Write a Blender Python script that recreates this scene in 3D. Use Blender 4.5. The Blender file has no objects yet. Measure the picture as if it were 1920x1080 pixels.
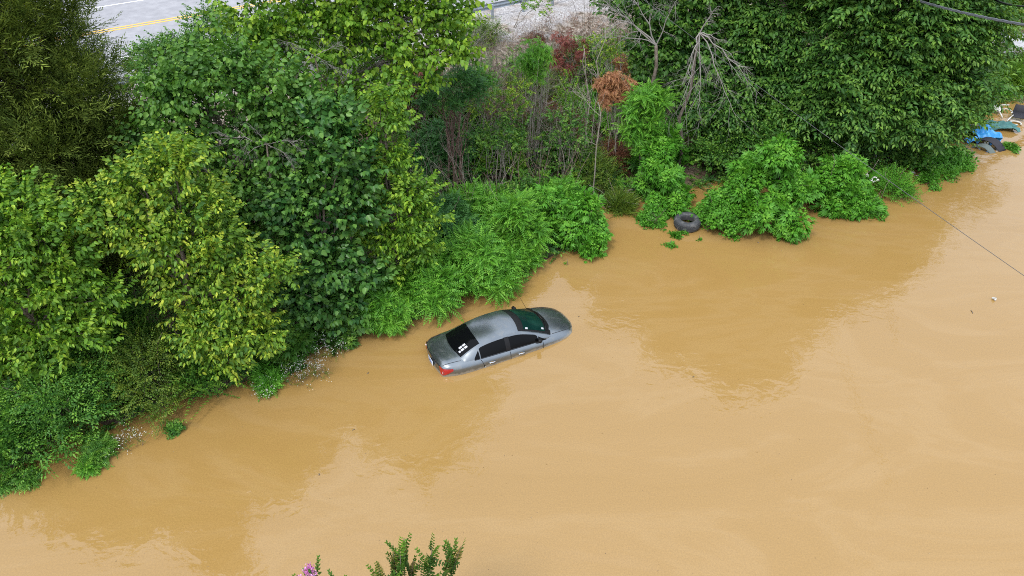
import bpy, math, random
import numpy as np
from mathutils import Vector, Matrix
R = math.radians
rng = np.random.default_rng(7)
random.seed(7)
scene = bpy.context.scene
col = scene.collection

# ---------------------------------------------------------------- camera
F, PITCH, CH = 1320.0, R(38), 13.6
cam = bpy.data.cameras.new('camera')
cam.sensor_width = 36.0
cam.lens = 36.0 * F / 1920.0
cam.clip_end = 2000
co = bpy.data.objects.new('camera', cam)
col.objects.link(co)
co.location = (0, 0, CH)
co.rotation_euler = (R(90) - PITCH, 0, 0)
scene.camera = co
# ---------------------------------------------------------------- sky
w = bpy.data.worlds.new('World')
scene.world = w
w.use_nodes = True
nt = w.node_tree
bg = nt.nodes['Background']
sky = nt.nodes.new('ShaderNodeTexSky')
sky.sky_type = 'NISHITA'
sky.sun_disc = False
SUN_EL, SUN_AZ = R(58), R(215)
sky.sun_elevation = SUN_EL
sky.sun_rotation = SUN_AZ
sky.dust_density = 3.0
hs = nt.nodes.new('ShaderNodeMixRGB')       # overcast: a grey-white cloud layer over the blue
hs.inputs[0].default_value = 0.72
hs.inputs[2].default_value = (10.0, 10.7, 12.0, 1)
nt.links.new(sky.outputs[0], hs.inputs[1])
# overcast luminance: about three times brighter overhead than at the horizon
wtc = nt.nodes.new('ShaderNodeTexCoord'); wsp = nt.nodes.new('ShaderNodeSeparateXYZ'); nt.links.new(wtc.outputs['Generated'], wsp.inputs[0])
wmr = nt.nodes.new('ShaderNodeMapRange'); wmr.inputs[3].default_value = .80; wmr.inputs[4].default_value = 1.36
nt.links.new(wsp.outputs[2], wmr.inputs[0])
wmu = nt.nodes.new('ShaderNodeVectorMath'); wmu.operation = 'SCALE'
nt.links.new(hs.outputs[0], wmu.inputs[0]); nt.links.new(wmr.outputs[0], wmu.inputs['Scale'])
nt.links.new(wmu.outputs[0], bg.inputs[0])
bg.inputs[1].default_value = 0.12
# ---------------------------------------------------------------- sun
sl = bpy.data.lights.new('sun', 'SUN')
sl.energy = 1.5
sl.angle = R(12)
sl.color = (1.0, 0.96, 0.9)
so = bpy.data.objects.new('sun', sl)
col.objects.link(so)
sd = Vector((math.sin(SUN_AZ) * math.cos(SUN_EL), math.cos(SUN_AZ) * math.cos(SUN_EL), math.sin(SUN_EL)))
so.rotation_euler = sd.to_track_quat('Z', 'Y').to_euler()
so.location = (0, 0, 40)
# ---------------------------------------------------------------- exposure
scene.view_settings.view_transform = 'Standard'
scene.view_settings.look = 'None'
scene.view_settings.exposure = 0.46
scene.view_settings.gamma = 1.0
scene.cycles.filter_width = 1.0
scene.cycles.use_denoising = False
scene.cycles.max_bounces = 6
scene.cycles.diffuse_bounces = 3
scene.cycles.glossy_bounces = 3
scene.cycles.transmission_bounces = 3
scene.cycles.transparent_max_bounces = 6

# ================================================================ helpers
def ray(px, py):
    a, b = (px - 960) / F, (540 - py) / F
    return np.array([a, math.cos(PITCH) + b * math.sin(PITCH), -math.sin(PITCH) + b * math.cos(PITCH)])
def P(px, py, z=0.0):                       # a point at height z
    d = ray(px, py)
    return d * ((z - CH) / d[2]) + np.array([0, 0, CH])
def V(px, py, Y):                           # a point at distance Y
    d = ray(px, py)
    return d * (Y / d[1]) + np.array([0, 0, CH])

def smooth(t):
    t = np.clip(t, 0, 1)
    return t * t * (3 - 2 * t)
def catmull(xs, ys, x):
    xs = np.asarray(xs, float); ys = np.asarray(ys, float)
    m = np.gradient(ys, xs)
    x = np.clip(x, xs[0], xs[-1])
    i = np.clip(np.searchsorted(xs, x) - 1, 0, len(xs) - 2)
    h = xs[i + 1] - xs[i]; t = (x - xs[i]) / h
    return ((2*t**3 - 3*t**2 + 1) * ys[i] + (t**3 - 2*t**2 + t) * h * m[i] + (-2*t**3 + 3*t**2) * ys[i+1] + (t**3 - t**2) * h * m[i+1])

def tag(o, label=None, cat=None, group=None, kind=None):
    if label: o['label'] = label
    if cat: o['category'] = cat
    if group: o['group'] = group
    if kind: o['kind'] = kind
    return o
def empty(name, loc, label, cat, group=None, rz=0):
    o = bpy.data.objects.new(name, None)
    col.objects.link(o)
    o.location = [float(c) for c in loc]
    o.rotation_euler = (0, 0, rz)
    o.empty_display_size = 0.3
    return tag(o, label, cat, group)

def mesh_np(name, v, faces, mat, parent=None, tint=None, smooth_sh=False, world=True):
    """v (n,3); faces: list of arrays (m,k). One mesh object; world coords are turned local to the parent."""
    v = np.asarray(v, np.float32)
    if not isinstance(faces, (list, tuple)) or (len(faces) and not isinstance(faces[0], np.ndarray)):
        fl = {}
        for f in faces:
            fl.setdefault(len(f), []).append(f)
        faces = [np.array(a) for a in fl.values()]
    me = bpy.data.meshes.new(name)
    if parent is not None and world:
        v = v - np.array(parent.location, np.float32)
    loops = np.concatenate([f.ravel() for f in faces]).astype(np.int32)
    tot = np.concatenate([np.full(len(f), f.shape[1], np.int32) for f in faces])
    start = np.concatenate([[0], np.cumsum(tot)[:-1]]).astype(np.int32)
    me.vertices.add(len(v)); me.loops.add(len(loops)); me.polygons.add(len(tot))
    me.vertices.foreach_set('co', v.ravel())
    me.loops.foreach_set('vertex_index', loops)
    me.polygons.foreach_set('loop_start', start)
    me.polygons.foreach_set('loop_total', tot)
    if smooth_sh:
        me.polygons.foreach_set('use_smooth', np.ones(len(tot), bool))
    me.update(calc_edges=True)
    if tint is not None:
        a = me.attributes.new('tint', 'FLOAT', 'POINT')
        a.data.foreach_set('value', np.asarray(tint, np.float32))
    me.materials.append(mat)
    o = bpy.data.objects.new(name, me)
    col.objects.link(o)
    if parent is not None:
        o.parent = parent
    return o

class MB:
    """collects shapes for ONE mesh"""
    def __init__(s): s.v = []; s.f = []; s.n = 0
    def add(s, v, f):
        v = np.asarray(v, float)
        s.v.append(v)
        for q in f: s.f.append(tuple(int(i) + s.n for i in q))
        s.n += len(v)
    def box(s, c, d, rz=0.0, rx=0.0, ry=0.0, bev=0.0):
        x, y, z = [a / 2 for a in d]
        m = Matrix.Rotation(rz, 3, 'Z') @ Matrix.Rotation(ry, 3, 'Y') @ Matrix.Rotation(rx, 3, 'X')
        m = np.array(m)
        b = min(bev, x * .9, y * .9, z * .9)
        if b <= 0:
            v = np.array([(a, e, g) for a in (-x, x) for e in (-y, y) for g in (-z, z)])
            f = [(0,1,3,2),(4,6,7,5),(0,4,5,1),(2,3,7,6),(0,2,6,4),(1,5,7,3)]
        else:
            v = []
            for (zz, k) in ((-z, b), (-z + b, 0), (z - b, 0), (z, b)):
                X, Yy = x - k, y - k
                v += [(-X + b*(k==0), -Yy, zz), (X - b*(k==0), -Yy, zz), (X, -Yy + b*(k==0), zz), (X, Yy - b*(k==0), zz),
                      (X - b*(k==0), Yy, zz), (-X + b*(k==0), Yy, zz), (-X, Yy - b*(k==0), zz), (-X, -Yy + b*(k==0), zz)]
            v = np.array(v); f = []
            for k in range(3):
                for i in range(8):
                    j = (i + 1) % 8
                    f.append((k*8+i, k*8+j, k*8+8+j, k*8+8+i))
            f.append(tuple(range(7, -1, -1))); f.append(tuple(range(24, 32)))
        s.add(v @ m.T + np.array(c, float), f)
    def tube(s, pts, rad, n=6, cap=True):
        pts = [np.asarray(p, float) for p in pts]
        if not hasattr(rad, '__len__'): rad = [rad] * len(pts)
        v = []; u = None
        for i, p in enumerate(pts):
            t = pts[min(i + 1, len(pts) - 1)] - pts[max(i - 1, 0)]
            t = t / (np.linalg.norm(t) + 1e-9)
            if u is None:
                u = np.cross(t, [0, 0, 1.0]) if abs(t[2]) < .9 else np.cross(t, [1.0, 0, 0])
            u = u - t * (u @ t); u /= np.linalg.norm(u) + 1e-9
            q = np.cross(t, u)
            for k in range(n):
                a = 2 * math.pi * k / n
                v.append(p + rad[i] * (math.cos(a) * u + math.sin(a) * q))
        f = []
        for i in range(len(pts) - 1):
            for k in range(n):
                l = (k + 1) % n
                f.append((i*n+k, i*n+l, (i+1)*n+l, (i+1)*n+k))
        if cap:
            f.append(tuple(range(n - 1, -1, -1))); f.append(tuple((len(pts)-1)*n + k for k in range(n)))
        s.add(v, f)
    def grid(s, g):
        g = np.asarray(g, float); a, b = g.shape[:2]
        f = [(i*b+j, (i+1)*b+j, (i+1)*b+j+1, i*b+j+1) for i in range(a-1) for j in range(b-1)]
        s.add(g.reshape(-1, 3), f)
    def build(s, name, mat, parent=None, sm=True, world=True, solid=0.0):
        o = mesh_np(name, np.concatenate(s.v), s.f, mat, parent, smooth_sh=sm, world=world)
        if solid:
            m = o.modifiers.new('solid', 'SOLIDIFY'); m.thickness = solid; m.offset = -1
        return o

# ---------------------------------------------------------------- materials
def mat(name, color, rough=.6, metal=0.0, noise=None, bump=None, spec=.5, coat=0.0):
    m = bpy.data.materials.new(name); m.use_nodes = True
    n = m.node_tree; b = n.nodes['Principled BSDF']
    b.inputs['Base Color'].default_value = (*color, 1)
    b.inputs['Roughness'].default_value = rough
    b.inputs['Metallic'].default_value = metal
    b.inputs['Specular IOR Level'].default_value = spec
    b.inputs['Coat Weight'].default_value = coat
    tc = n.nodes.new('ShaderNodeTexCoord')
    if noise:                                # (scale, second colour, lo, hi)
        sc, c2, lo, hi = noise
        t = n.nodes.new('ShaderNodeTexNoise'); t.inputs['Scale'].default_value = sc; t.inputs['Detail'].default_value = 6
        r = n.nodes.new('ShaderNodeValToRGB')
        r.color_ramp.elements[0].position = lo; r.color_ramp.elements[0].color = (*color, 1)
        r.color_ramp.elements[1].position = hi; r.color_ramp.elements[1].color = (*c2, 1)
        n.links.new(tc.outputs['Object'], t.inputs['Vector']); n.links.new(t.outputs['Fac'], r.inputs[0])
        n.links.new(r.outputs[0], b.inputs['Base Color'])
    if bump:                                 # (scale, strength, distance)
        t = n.nodes.new('ShaderNodeTexNoise'); t.inputs['Scale'].default_value = bump[0]; t.inputs['Detail'].default_value = 5
        k = n.nodes.new('ShaderNodeBump'); k.inputs['Strength'].default_value = bump[1]; k.inputs['Distance'].default_value = bump[2]
        n.links.new(tc.outputs['Object'], t.inputs['Vector']); n.links.new(t.outputs['Fac'], k.inputs['Height'])
        n.links.new(k.outputs[0], b.inputs['Normal'])
    return m

def leafmat(name, c_old, c_mid, c_new, rough=.45, trans=.20, spec=.27, big=0.6):
    """leaf colour by each leaf's own 'tint' (old - mature - young), plus slow variation over the plant"""
    m = bpy.data.materials.new(name); m.use_nodes = True
    n = m.node_tree; b = n.nodes['Principled BSDF']; out = n.nodes['Material Output']
    a = n.nodes.new('ShaderNodeAttribute'); a.attribute_name = 'tint'
    tc = n.nodes.new('ShaderNodeTexCoord')
    t = n.nodes.new('ShaderNodeTexNoise'); t.inputs['Scale'].default_value = 1.4; t.inputs['Detail'].default_value = 2
    mm = n.nodes.new('ShaderNodeMath'); mm.operation = 'MULTIPLY_ADD'; mm.inputs[1].default_value = big; mm.inputs[2].default_value = -big * .5
    ad = n.nodes.new('ShaderNodeMath'); ad.operation = 'ADD'; ad.use_clamp = True
    r = n.nodes.new('ShaderNodeValToRGB')
    e = r.color_ramp.elements
    e[0].position = 0.05; e[0].color = (*c_old, 1)
    e[1].position = 1.0; e[1].color = (*c_new, 1)
    q = e.new(0.5); q.color = (*c_mid, 1)
    n.links.new(tc.outputs['Object'], t.inputs['Vector']); n.links.new(t.outputs['Fac'], mm.inputs[0])
    n.links.new(mm.outputs[0], ad.inputs[0]); n.links.new(a.outputs['Fac'], ad.inputs[1])
    n.links.new(ad.outputs[0], r.inputs[0]); n.links.new(r.outputs[0], b.inputs['Base Color'])
    b.inputs['Roughness'].default_value = rough
    b.inputs['Specular IOR Level'].default_value = spec
    tr = n.nodes.new('ShaderNodeBsdfTranslucent'); mx = n.nodes.new('ShaderNodeMixShader')
    br = n.nodes.new('ShaderNodeMixRGB'); br.blend_type = 'MULTIPLY'; br.inputs[0].default_value = 1; br.inputs[2].default_value = (1.25, 1.35, .5, 1)
    n.links.new(r.outputs[0], br.inputs[1]); n.links.new(br.outputs[0], tr.inputs[0])
    mx.inputs[0].default_value = trans
    n.links.new(b.outputs[0], mx.inputs[1]); n.links.new(tr.outputs[0], mx.inputs[2])
    n.links.new(mx.outputs[0], out.inputs['Surface'])
    return m

M = {}
M['bark'] = mat('bark', (.11, .085, .062), .9, noise=(9, (.2, .17, .14), .4, .7), bump=(30, .6, .02))
M['pale_bark'] = mat('pale_bark', (.30, .27, .23), .85, noise=(12, (.16, .13, .1), .45, .7), bump=(30, .4, .01))
M['dead_wood'] = mat('dead_wood', (.27, .255, .235), .85, noise=(10, (.24, .22, .2), .45, .7), bump=(25, .4, .01))
M['red_twig'] = mat('red_twig', (.16, .09, .07), .9, noise=(10, (.26, .2, .17), .45, .7))
L = {}
L['yellow']  = leafmat('leaf_yellow_green', (.036, .110, .014), (.145, .280, .024), (.46, .54, .055))
L['redbud']  = leafmat('leaf_light_green', (.045, .130, .014), (.125, .270, .022), (.34, .50, .045))
L['broad']   = leafmat('leaf_deep_green', (.026, .095, .022), (.072, .185, .034), (.15, .30, .055), rough=.36)
L['mulberry']= leafmat('leaf_mid_green', (.030, .100, .018), (.075, .190, .028), (.17, .32, .045))
L['right']   = leafmat('leaf_forest_green', (.022, .080, .016), (.066, .170, .028), (.17, .31, .045))
L['vine']    = leafmat('leaf_vine', (.028, .095, .014), (.062, .170, .022), (.18, .32, .04))
L['rag']     = leafmat('leaf_vivid_green', (.048, .170, .014), (.088, .285, .024), (.19, .44, .04), rough=.5)
L['sumac']   = leafmat('leaf_fern_green', (.040, .150, .014), (.090, .275, .022), (.18, .40, .035), rough=.5)
L['darksumac'] = leafmat('leaf_blue_green', (.024, .095, .030), (.050, .160, .035), (.09, .24, .045), rough=.5)
L['cedar']   = leafmat('needle_olive', (.030, .060, .010), (.085, .135, .020), (.20, .26, .04), rough=.7, trans=.1, spec=.2)
L['shrub']   = leafmat('leaf_shrub', (.028, .105, .018), (.075, .210, .028), (.20, .38, .04))
L['olive']   = leafmat('leaf_olive', (.045, .1, .014), (.1, .18, .022), (.22, .28, .03))
L['red']     = leafmat('leaf_red', (.12, .035, .03), (.22, .065, .055), (.36, .13, .09), trans=.2)
L['rust']    = leafmat('leaf_rust', (.10, .045, .03), (.17, .07, .04), (.28, .12, .06), trans=.15)
L['orange']  = leafmat('leaf_orange', (.20, .09, .045), (.40, .18, .09), (.55, .30, .14), trans=.2)
L['dryleaf'] = leafmat('leaf_dry', (.12, .08, .05), (.24, .17, .1), (.4, .32, .2), trans=.1)
L['crape']   = leafmat('leaf_crape', (.03, .07, .018), (.055, .13, .02), (.15, .3, .03))
L['pod']     = leafmat('seed_head', (.10, .07, .02), (.2, .17, .035), (.34, .28, .07))
L['pink']    = leafmat('petal_pink', (.45, .12, .38), (.62, .22, .55), (.8, .45, .75))
L['white']   = leafmat('petal_white', (.62, .62, .55), (.75, .75, .7), (.85, .85, .8))
L['grass']   = leafmat('grass_blade', (.06, .16, .014), (.13, .28, .02), (.24, .4, .035))

# ================================================================ leaf templates
def leaf(base, d, up, Ln, Wd, tint, fold=.18, droop=.25):
    """6 verts, 2 quads: an ovate blade folded along its midrib"""
    d = np.asarray(d, float); d /= np.linalg.norm(d)
    up = np.asarray(up, float); up = up - d * (up @ d); up /= np.linalg.norm(up) + 1e-9
    s = np.cross(up, d)
    b = np.asarray(base, float)
    def pt(u, v, z): return b + d * (u * Ln) + s * (v * Wd) + up * (z * Ln)
    v = [pt(0, 0, 0), pt(.32, .5, fold*.5), pt(.72, .32, fold*.3 - droop*.4), pt(1, 0, -droop), pt(.72, -.32, fold*.3 - droop*.4), pt(.32, -.5, fold*.5)]
    return v, [(0, 1, 2, 3), (0, 3, 4, 5)], [tint] * 6
def blade(base, d, up, Ln, Wd, tint, droop=.15):
    d = np.asarray(d, float); d /= np.linalg.norm(d)
    up = np.asarray(up, float); up = up - d * (up @ d); up /= np.linalg.norm(up) + 1e-9
    s = np.cross(up, d); b = np.asarray(base, float)
    return [b, b + d*Ln*.42 + s*Wd*.5, b + d*Ln - up*droop*Ln, b + d*Ln*.42 - s*Wd*.5], [(0, 1, 2, 3)], [tint] * 4
class Tpl:
    def __init__(s): s.v = []; s.f = []; s.t = []
    def add(s, part):
        v, f, t = part; n = len(s.v)
        s.v += [np.asarray(a) for a in v]; s.f += [tuple(i + n for i in q) for q in f]; s.t += t
    def done(s): return np.array(s.v), np.array(s.f), np.array(s.t)
U = lambda a, b: random.uniform(a, b)
UP = (0, 0, 1)

def t_ovate(n=15, tw=.5, Ln=.12, asp=.55, droop=25, spread=58, tb=.5, tv=.22, young=.2):
    T = Tpl()
    for i in range(n):
        u = (i + .6) / n
        x = tw * u
        sgn = 1 if i % 2 else -1
        a = R(sgn * (spread * (1 - .45 * u) + U(-18, 18)))
        dr = R(droop + U(-22, 25))
        d = (math.cos(a) * math.cos(dr), math.sin(a) * math.cos(dr), -math.sin(dr))
        up = (U(-.35, .35), U(-.35, .35), 1)
        l = Ln * U(.7, 1.15) * (1 - .25 * u)
        T.add(leaf((x, sgn * .015, -.06 * u * u + U(-.03, .03)), d, up, l, l * asp * U(.85, 1.1), tb + U(-tv, tv) + young * (u > .75), fold=U(.05, .3), droop=U(.1, .35)))
    return T.done()
def t_cedar(n=46):
    T = Tpl()
    for k in range(7):
        u = k / 6
        a = R(U(-55, 55)) * (1 - .3 * u); el = R(U(-25, 35))
        ax = np.array([math.cos(a) * math.cos(el), math.sin(a) * math.cos(el), math.sin(el)])
        b0 = np.array([.32 * u, 0, 0]); ln = U(.16, .3)
        for i in range(8):
            w_ = i / 7
            sgn = 1 if i % 2 else -1
            d = ax + np.array([U(-.3, .3), sgn * .7, U(-.2, .5)])
            T.add(blade(b0 + ax * ln * w_, d, (U(-.6, .6), U(-.6, .6), 1), U(.06, .11), U(.012, .022), .45 + .3 * w_ + U(-.25, .25)))
    return T.done()
def t_frond(T, az, el, Ln=.5, pairs=9, lf=.095, wd=.024, tb=.5, org=(0, 0, 0), sag=.5):
    org = np.array(org, float)
    c, s_ = math.cos(az), math.sin(az)
    side = np.array([-s_, c, 0])
    p = org.copy(); e = el
    seg = Ln / (pairs + 1)
    for i in range(pairs + 1):
        d = np.array([c * math.cos(e), s_ * math.cos(e), math.sin(e)])
        upv = np.cross(d, side) * -1
        if upv[2] < 0: upv = -upv
        p = p + d * seg
        u = (i + 1) / (pairs + 1)
        l = lf * (math.sin(math.pi * (.18 + .72 * u)) ** .7) * U(.9, 1.1)
        for sg in (1, -1):
            dd = side * sg + d * .55 - upv * .18
            T.add(blade(p, dd, upv + side * U(-.15, .15), l, wd * U(.9, 1.15), tb + U(-.12, .12) + .15 * (u > .8), droop=.2))
        e -= sag / pairs * U(.8, 1.2)
    T.add(blade(p, d, upv, lf, wd, tb + .2))
def t_rosette(nf=8, **kw):
    T = Tpl(); a0 = U(0, 6)
    for k in range(nf):
        t_frond(T, a0 + k * 2.4 + U(-.2, .2), R(U(15, 65)), Ln=kw.get('Ln', .5) * U(.75, 1.1), pairs=kw.get('pairs', 9), lf=kw.get('lf', .095), wd=kw.get('wd', .024),
                tb=U(.3, .7), org=(0, 0, U(-.12, .05)), sag=kw.get('sag', 1.1))
    return T.done()
def t_rag(Ln=.22, tiers=4):
    """top of a tall weed: opposite three- to five-lobed leaves in crossed pairs, smaller and paler towards the tip"""
    T = Tpl(); a0 = U(0, 6)
    for k in range(tiers):
        z = -.16 * (tiers - 1 - k) / 1.6
        size = Ln * (1.15 - .22 * k) * U(.85, 1.1)
        for sg in (0, 1, 2 if k > 0 else 0):
            az = a0 + k * 1.4 + sg * 2.2 + U(-.3, .3)
            el = R(-18 + 20 * k + U(-10, 10))
            c, s_ = math.cos(az), math.sin(az)
            pet = np.array([c * math.cos(el), s_ * math.cos(el), math.sin(el)]) * size * .35 + np.array([0, 0, z])
            lobes = 5 if k < 2 else 3
            for j in range(lobes):
                b = az + R((j - (lobes - 1) / 2) * (38 if lobes == 5 else 42))
                l = size * (1 - .18 * abs(j - (lobes - 1) / 2))
                d = (math.cos(b) * math.cos(el - .35), math.sin(b) * math.cos(el - .35), math.sin(el - .35))
                T.add(blade(pet, d, (c * .2, s_ * .2, 1), l, l * .34, .35 + .13 * k + U(-.12, .12), droop=.22))
    return T.done()
def t_grass(n=14, h=.5):
    T = Tpl()
    for i in range(n):
        a = U(0, 6.28); t = U(.15, .7)
        d = (math.cos(a) * t, math.sin(a) * t, 1)
        T.add(blade((U(-.12, .12), U(-.12, .12), 0), d, (math.cos(a), math.sin(a), .2), h * U(.5, 1.1), .018, U(.2, .8), droop=U(-.5, -.1)))
    return T.done()
def t_needle_tuft(n=30, r=.25, wd=.012, ln=.14):     # dead twiggy mass / seed heads
    T = Tpl()
    for i in range(n):
        d = rng.normal(size=3); d[2] -= .3; d /= np.linalg.norm(d)
        T.add(blade(d * U(0, r), d + rng.normal(size=3) * .5, rng.normal(size=3), ln * U(.5, 1.2), wd, U(.1, .9)))
    return T.done()
def t_spike(n=90, h=.34, r=.075, lf=.028, wd=.013):       # upright panicle
    T = Tpl()
    for i in range(n):
        u = i / n; a = i * 2.4
        rr = r * (1 - u) ** .7
        T.add(blade((math.cos(a)*rr*.3, math.sin(a)*rr*.3, h*u), (math.cos(a), math.sin(a), .7), (U(-1, 1), U(-1, 1), 1), lf * (1.3 - u) + rr*.6, wd, U(.1, .9)))
    return T.done()
def t_shoot(n=12, h=.5, lf=.06, asp=.5, spread=60):    # upright or arching shoot with paired small leaves, X is the shoot axis
    T = Tpl()
    for i in range(n):
        u = i / n
        for sg in (1, -1):
            a = R(sg * (spread + U(-12, 12)) * (1 - .5 * u))
            rl = (i % 2) * 1.3
            d = np.array([math.cos(a), math.sin(a) * math.cos(rl), math.sin(a) * math.sin(rl) * sg + .15])
            l = lf * (1.1 - .45 * u) * U(.85, 1.1)
            T.add(leaf((h * u, 0, 0), d, (U(-.3, .3), U(-.3, .3), 1), l, l * asp, .35 + .35 * u + U(-.15, .15), fold=.15, droop=.1))
    return T.done()
TP = {
 'yellow': [t_ovate(17, .42, .115, .60, 45, spread=75, tb=.42, tv=.25) for _ in range(6)],
 'redbud': [t_ovate(12, .5, .115, .85, 48, tb=.45, tv=.22) for _ in range(6)],
 'broad':  [t_ovate(10, .5, .165, .82, 40, tb=.42, tv=.25, young=.15) for _ in range(6)],
 'mulberry': [t_ovate(12, .5, .135, .68, 40, tb=.45, tv=.25) for _ in range(6)],
 'right': [t_ovate(16, .62, .15, .50, 12, spread=66, tb=.42, tv=.28) for _ in range(6)],
 'vine': [t_ovate(12, .42, .10, .9, 35, tb=.42, tv=.3) for _ in range(6)],
 'shrub': [t_ovate(22, .5, .062, .55, 20, tb=.45, tv=.25) for _ in range(6)],
 'arch': [t_shoot(16, .75, .075, .6, 65) for _ in range(5)],
 'cedar': [t_cedar() for _ in range(7)],
 'sumac': [t_rosette(7, Ln=.56, pairs=9, lf=.115, wd=.034) for _ in range(6)],
 'sumac_small': [t_rosette(6, Ln=.42, pairs=8, lf=.09, wd=.028) for _ in range(5)],
 'rag': [t_rag() for _ in range(7)],
 'rag_small': [t_rag(.11, 3) for _ in range(5)],
 'grass': [t_grass() for _ in range(4)],
 'tuft': [t_needle_tuft() for _ in range(5)],
 'droopred': [t_rosette(9, Ln=.42, pairs=8, lf=.09, wd=.026, sag=2.0) for _ in range(5)],
 'spike': [t_spike() for _ in range(4)],
 'shoot': [t_shoot(13, .40, .078, .55) for _ in range(4)],
}
def unit(v): return v / (np.linalg.norm(v, axis=-1, keepdims=True) + 1e-9)
def scatter(kind, pos, xd, zh, sc, tj=.12):
    """place template copies: pos/xd/zh (n,3), sc (n). Returns verts, faces, tints"""
    T = TP[kind]; n = len(pos)
    x = unit(xd); z = unit(zh - x * np.sum(zh * x, 1, keepdims=True)); y = np.cross(z, x)
    pick = rng.integers(0, len(T), n); VV = []; FF = []; TT = []; base = 0
    for k, (tv, tf, tt) in enumerate(T):
        id_ = np.where(pick == k)[0]
        if not len(id_): continue
        Rm = np.stack([x[id_], y[id_], z[id_]], 1)           # rows
        vv = np.einsum('vk,nkj->nvj', tv, Rm) * sc[id_][:, None, None] + pos[id_][:, None, :]
        m = len(tv)
        ff = tf[None] + (np.arange(len(id_)) * m)[:, None, None] + base
        VV.append(vv.reshape(-1, 3)); FF.append(ff.reshape(-1, tf.shape[1]))
        TT.append((tt[None] + rng.normal(0, tj, len(id_))[:, None]).ravel())
        base += m * len(id_)
    return np.concatenate(VV), np.concatenate(FF), np.concatenate(TT)

# ================================================================ terrain
SH_PX = [(-700, 1000), (-150, 930), (0, 893), (150, 822), (330, 760), (500, 708), (700, 625), (860, 552), (1000, 512), (1080, 455), (1125, 388), (1200, 376), (1300, 366), (1350, 340),
         (1500, 335), (1600, 322), (1700, 300), (1760, 285), (1850, 205), (1885, 190), (1925, 196), (2100, 190)]
SHP = np.array([P(a, b)[:2] for a, b in SH_PX]); SHP = SHP[np.argsort(SHP[:, 0])]
RL = np.array([P(322, 128, 3.15)[:2], P(555, 85, 3.15)[:2], P(830, 17, 3.15)[:2], P(1028, -12, 3.15)[:2]])
rl_c = np.polyfit(RL[:, 0], RL[:, 1], 1)
def rail_y(x): return np.polyval(rl_c, x)
RANG = math.atan(rl_c[0])
ROADZ = 2.45
def terrain(x, y):
    x = np.asarray(x, float); y = np.asarray(y, float)
    ys = np.interp(x, SHP[:, 0], SHP[:, 1]); ys = np.where(x < SHP[0, 0], SHP[0, 1] + (x - SHP[0, 0]) * .6, ys)
    yr = np.maximum(rail_y(x) - .9, ys + 5)
    t = (y - ys) / (yr - ys)
    z = np.where(t < 0, np.maximum(-1.3, (y - ys) * .35), .75 * smooth(t / .5) + (ROADZ - .75) * smooth((t - .38) / .58))
    d = P(1935, 112, 0)
    z = z - 4.0 * np.exp(-(((x - d[0]) / 1.6) ** 2 + ((y - d[1]) / 1.8) ** 2))
    nz = .10 * np.sin(x * 1.7 + 2 * np.sin(y * .9)) * np.sin(y * 1.3 + 1.5 * np.sin(x * .7)) + .05 * np.sin(x * 4.1 + y * 2.3) * np.sin(y * 3.7 - x)
    return z + nz * np.clip(t * 4, 0, 1) * np.clip((1.0 - t) * 6, 0, 1)
def axis(a, b, step, far):
    c = np.arange(a, b + step, step)
    o = np.geomspace(step, far, 14).cumsum()
    return np.concatenate([(a - o)[::-1], c, b + o])
xs = axis(-24, 36, .3, 110); ys_ = axis(4, 52, .3, 110)
X, Yg = np.meshgrid(xs, ys_, indexing='ij')
Z = terrain(X, Yg)
nx, ny = X.shape
gi = np.arange(nx * ny).reshape(nx, ny)
gf = np.stack([gi[:-1, :-1], gi[1:, :-1], gi[1:, 1:], gi[:-1, 1:]], -1).reshape(-1, 4)
soil = bpy.data.materials.new('soil'); soil.use_nodes = True
n = soil.node_tree; b = n.nodes['Principled BSDF']; b.inputs['Roughness'].default_value = .95; b.inputs['Specular IOR Level'].default_value = .15
geo = n.nodes.new('ShaderNodeNewGeometry'); sep = n.nodes.new('ShaderNodeSeparateXYZ'); n.links.new(geo.outputs['Position'], sep.inputs[0])
vor = n.nodes.new('ShaderNodeTexVoronoi'); vor.inputs['Scale'].default_value = 7; n.links.new(geo.outputs['Position'], vor.inputs['Vector'])
vor2 = n.nodes.new('ShaderNodeTexVoronoi'); vor2.inputs['Scale'].default_value = 22; n.links.new(geo.outputs['Position'], vor2.inputs['Vector'])
no = n.nodes.new('ShaderNodeTexNoise'); no.inputs['Scale'].default_value = 1.1; no.inputs['Detail'].default_value = 7; n.links.new(geo.outputs['Position'], no.inputs['Vector'])
def ramp(nd, src, stops):
    r = nd.nodes.new('ShaderNodeValToRGB'); e = r.color_ramp.elements
    while len(e) < len(stops): e.new(.5)
    for i, (p, c) in enumerate(stops): e[i].position = p; e[i].color = (*c, 1)
    nd.links.new(src, r.inputs[0]); return r
litter = ramp(n, no.outputs['Fac'], [(.3, (.06, .042, .028)), (.5, (.13, .095, .065)), (.7, (.24, .19, .14))])
sepc = n.nodes.new('ShaderNodeSeparateXYZ'); n.links.new(vor.outputs['Color'], sepc.inputs[0])
rock = ramp(n, sepc.outputs[0], [(.0, (.09, .07, .05)), (.5, (.24, .195, .155)), (1, (.40, .35, .30))])
sepc2 = n.nodes.new('ShaderNodeSeparateXYZ'); n.links.new(vor2.outputs['Color'], sepc2.inputs[0])
grav = ramp(n, sepc2.outputs[0], [(.0, (.22, .205, .20)), (.5, (.37, .355, .35)), (1, (.52, .51, .50))])
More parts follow.
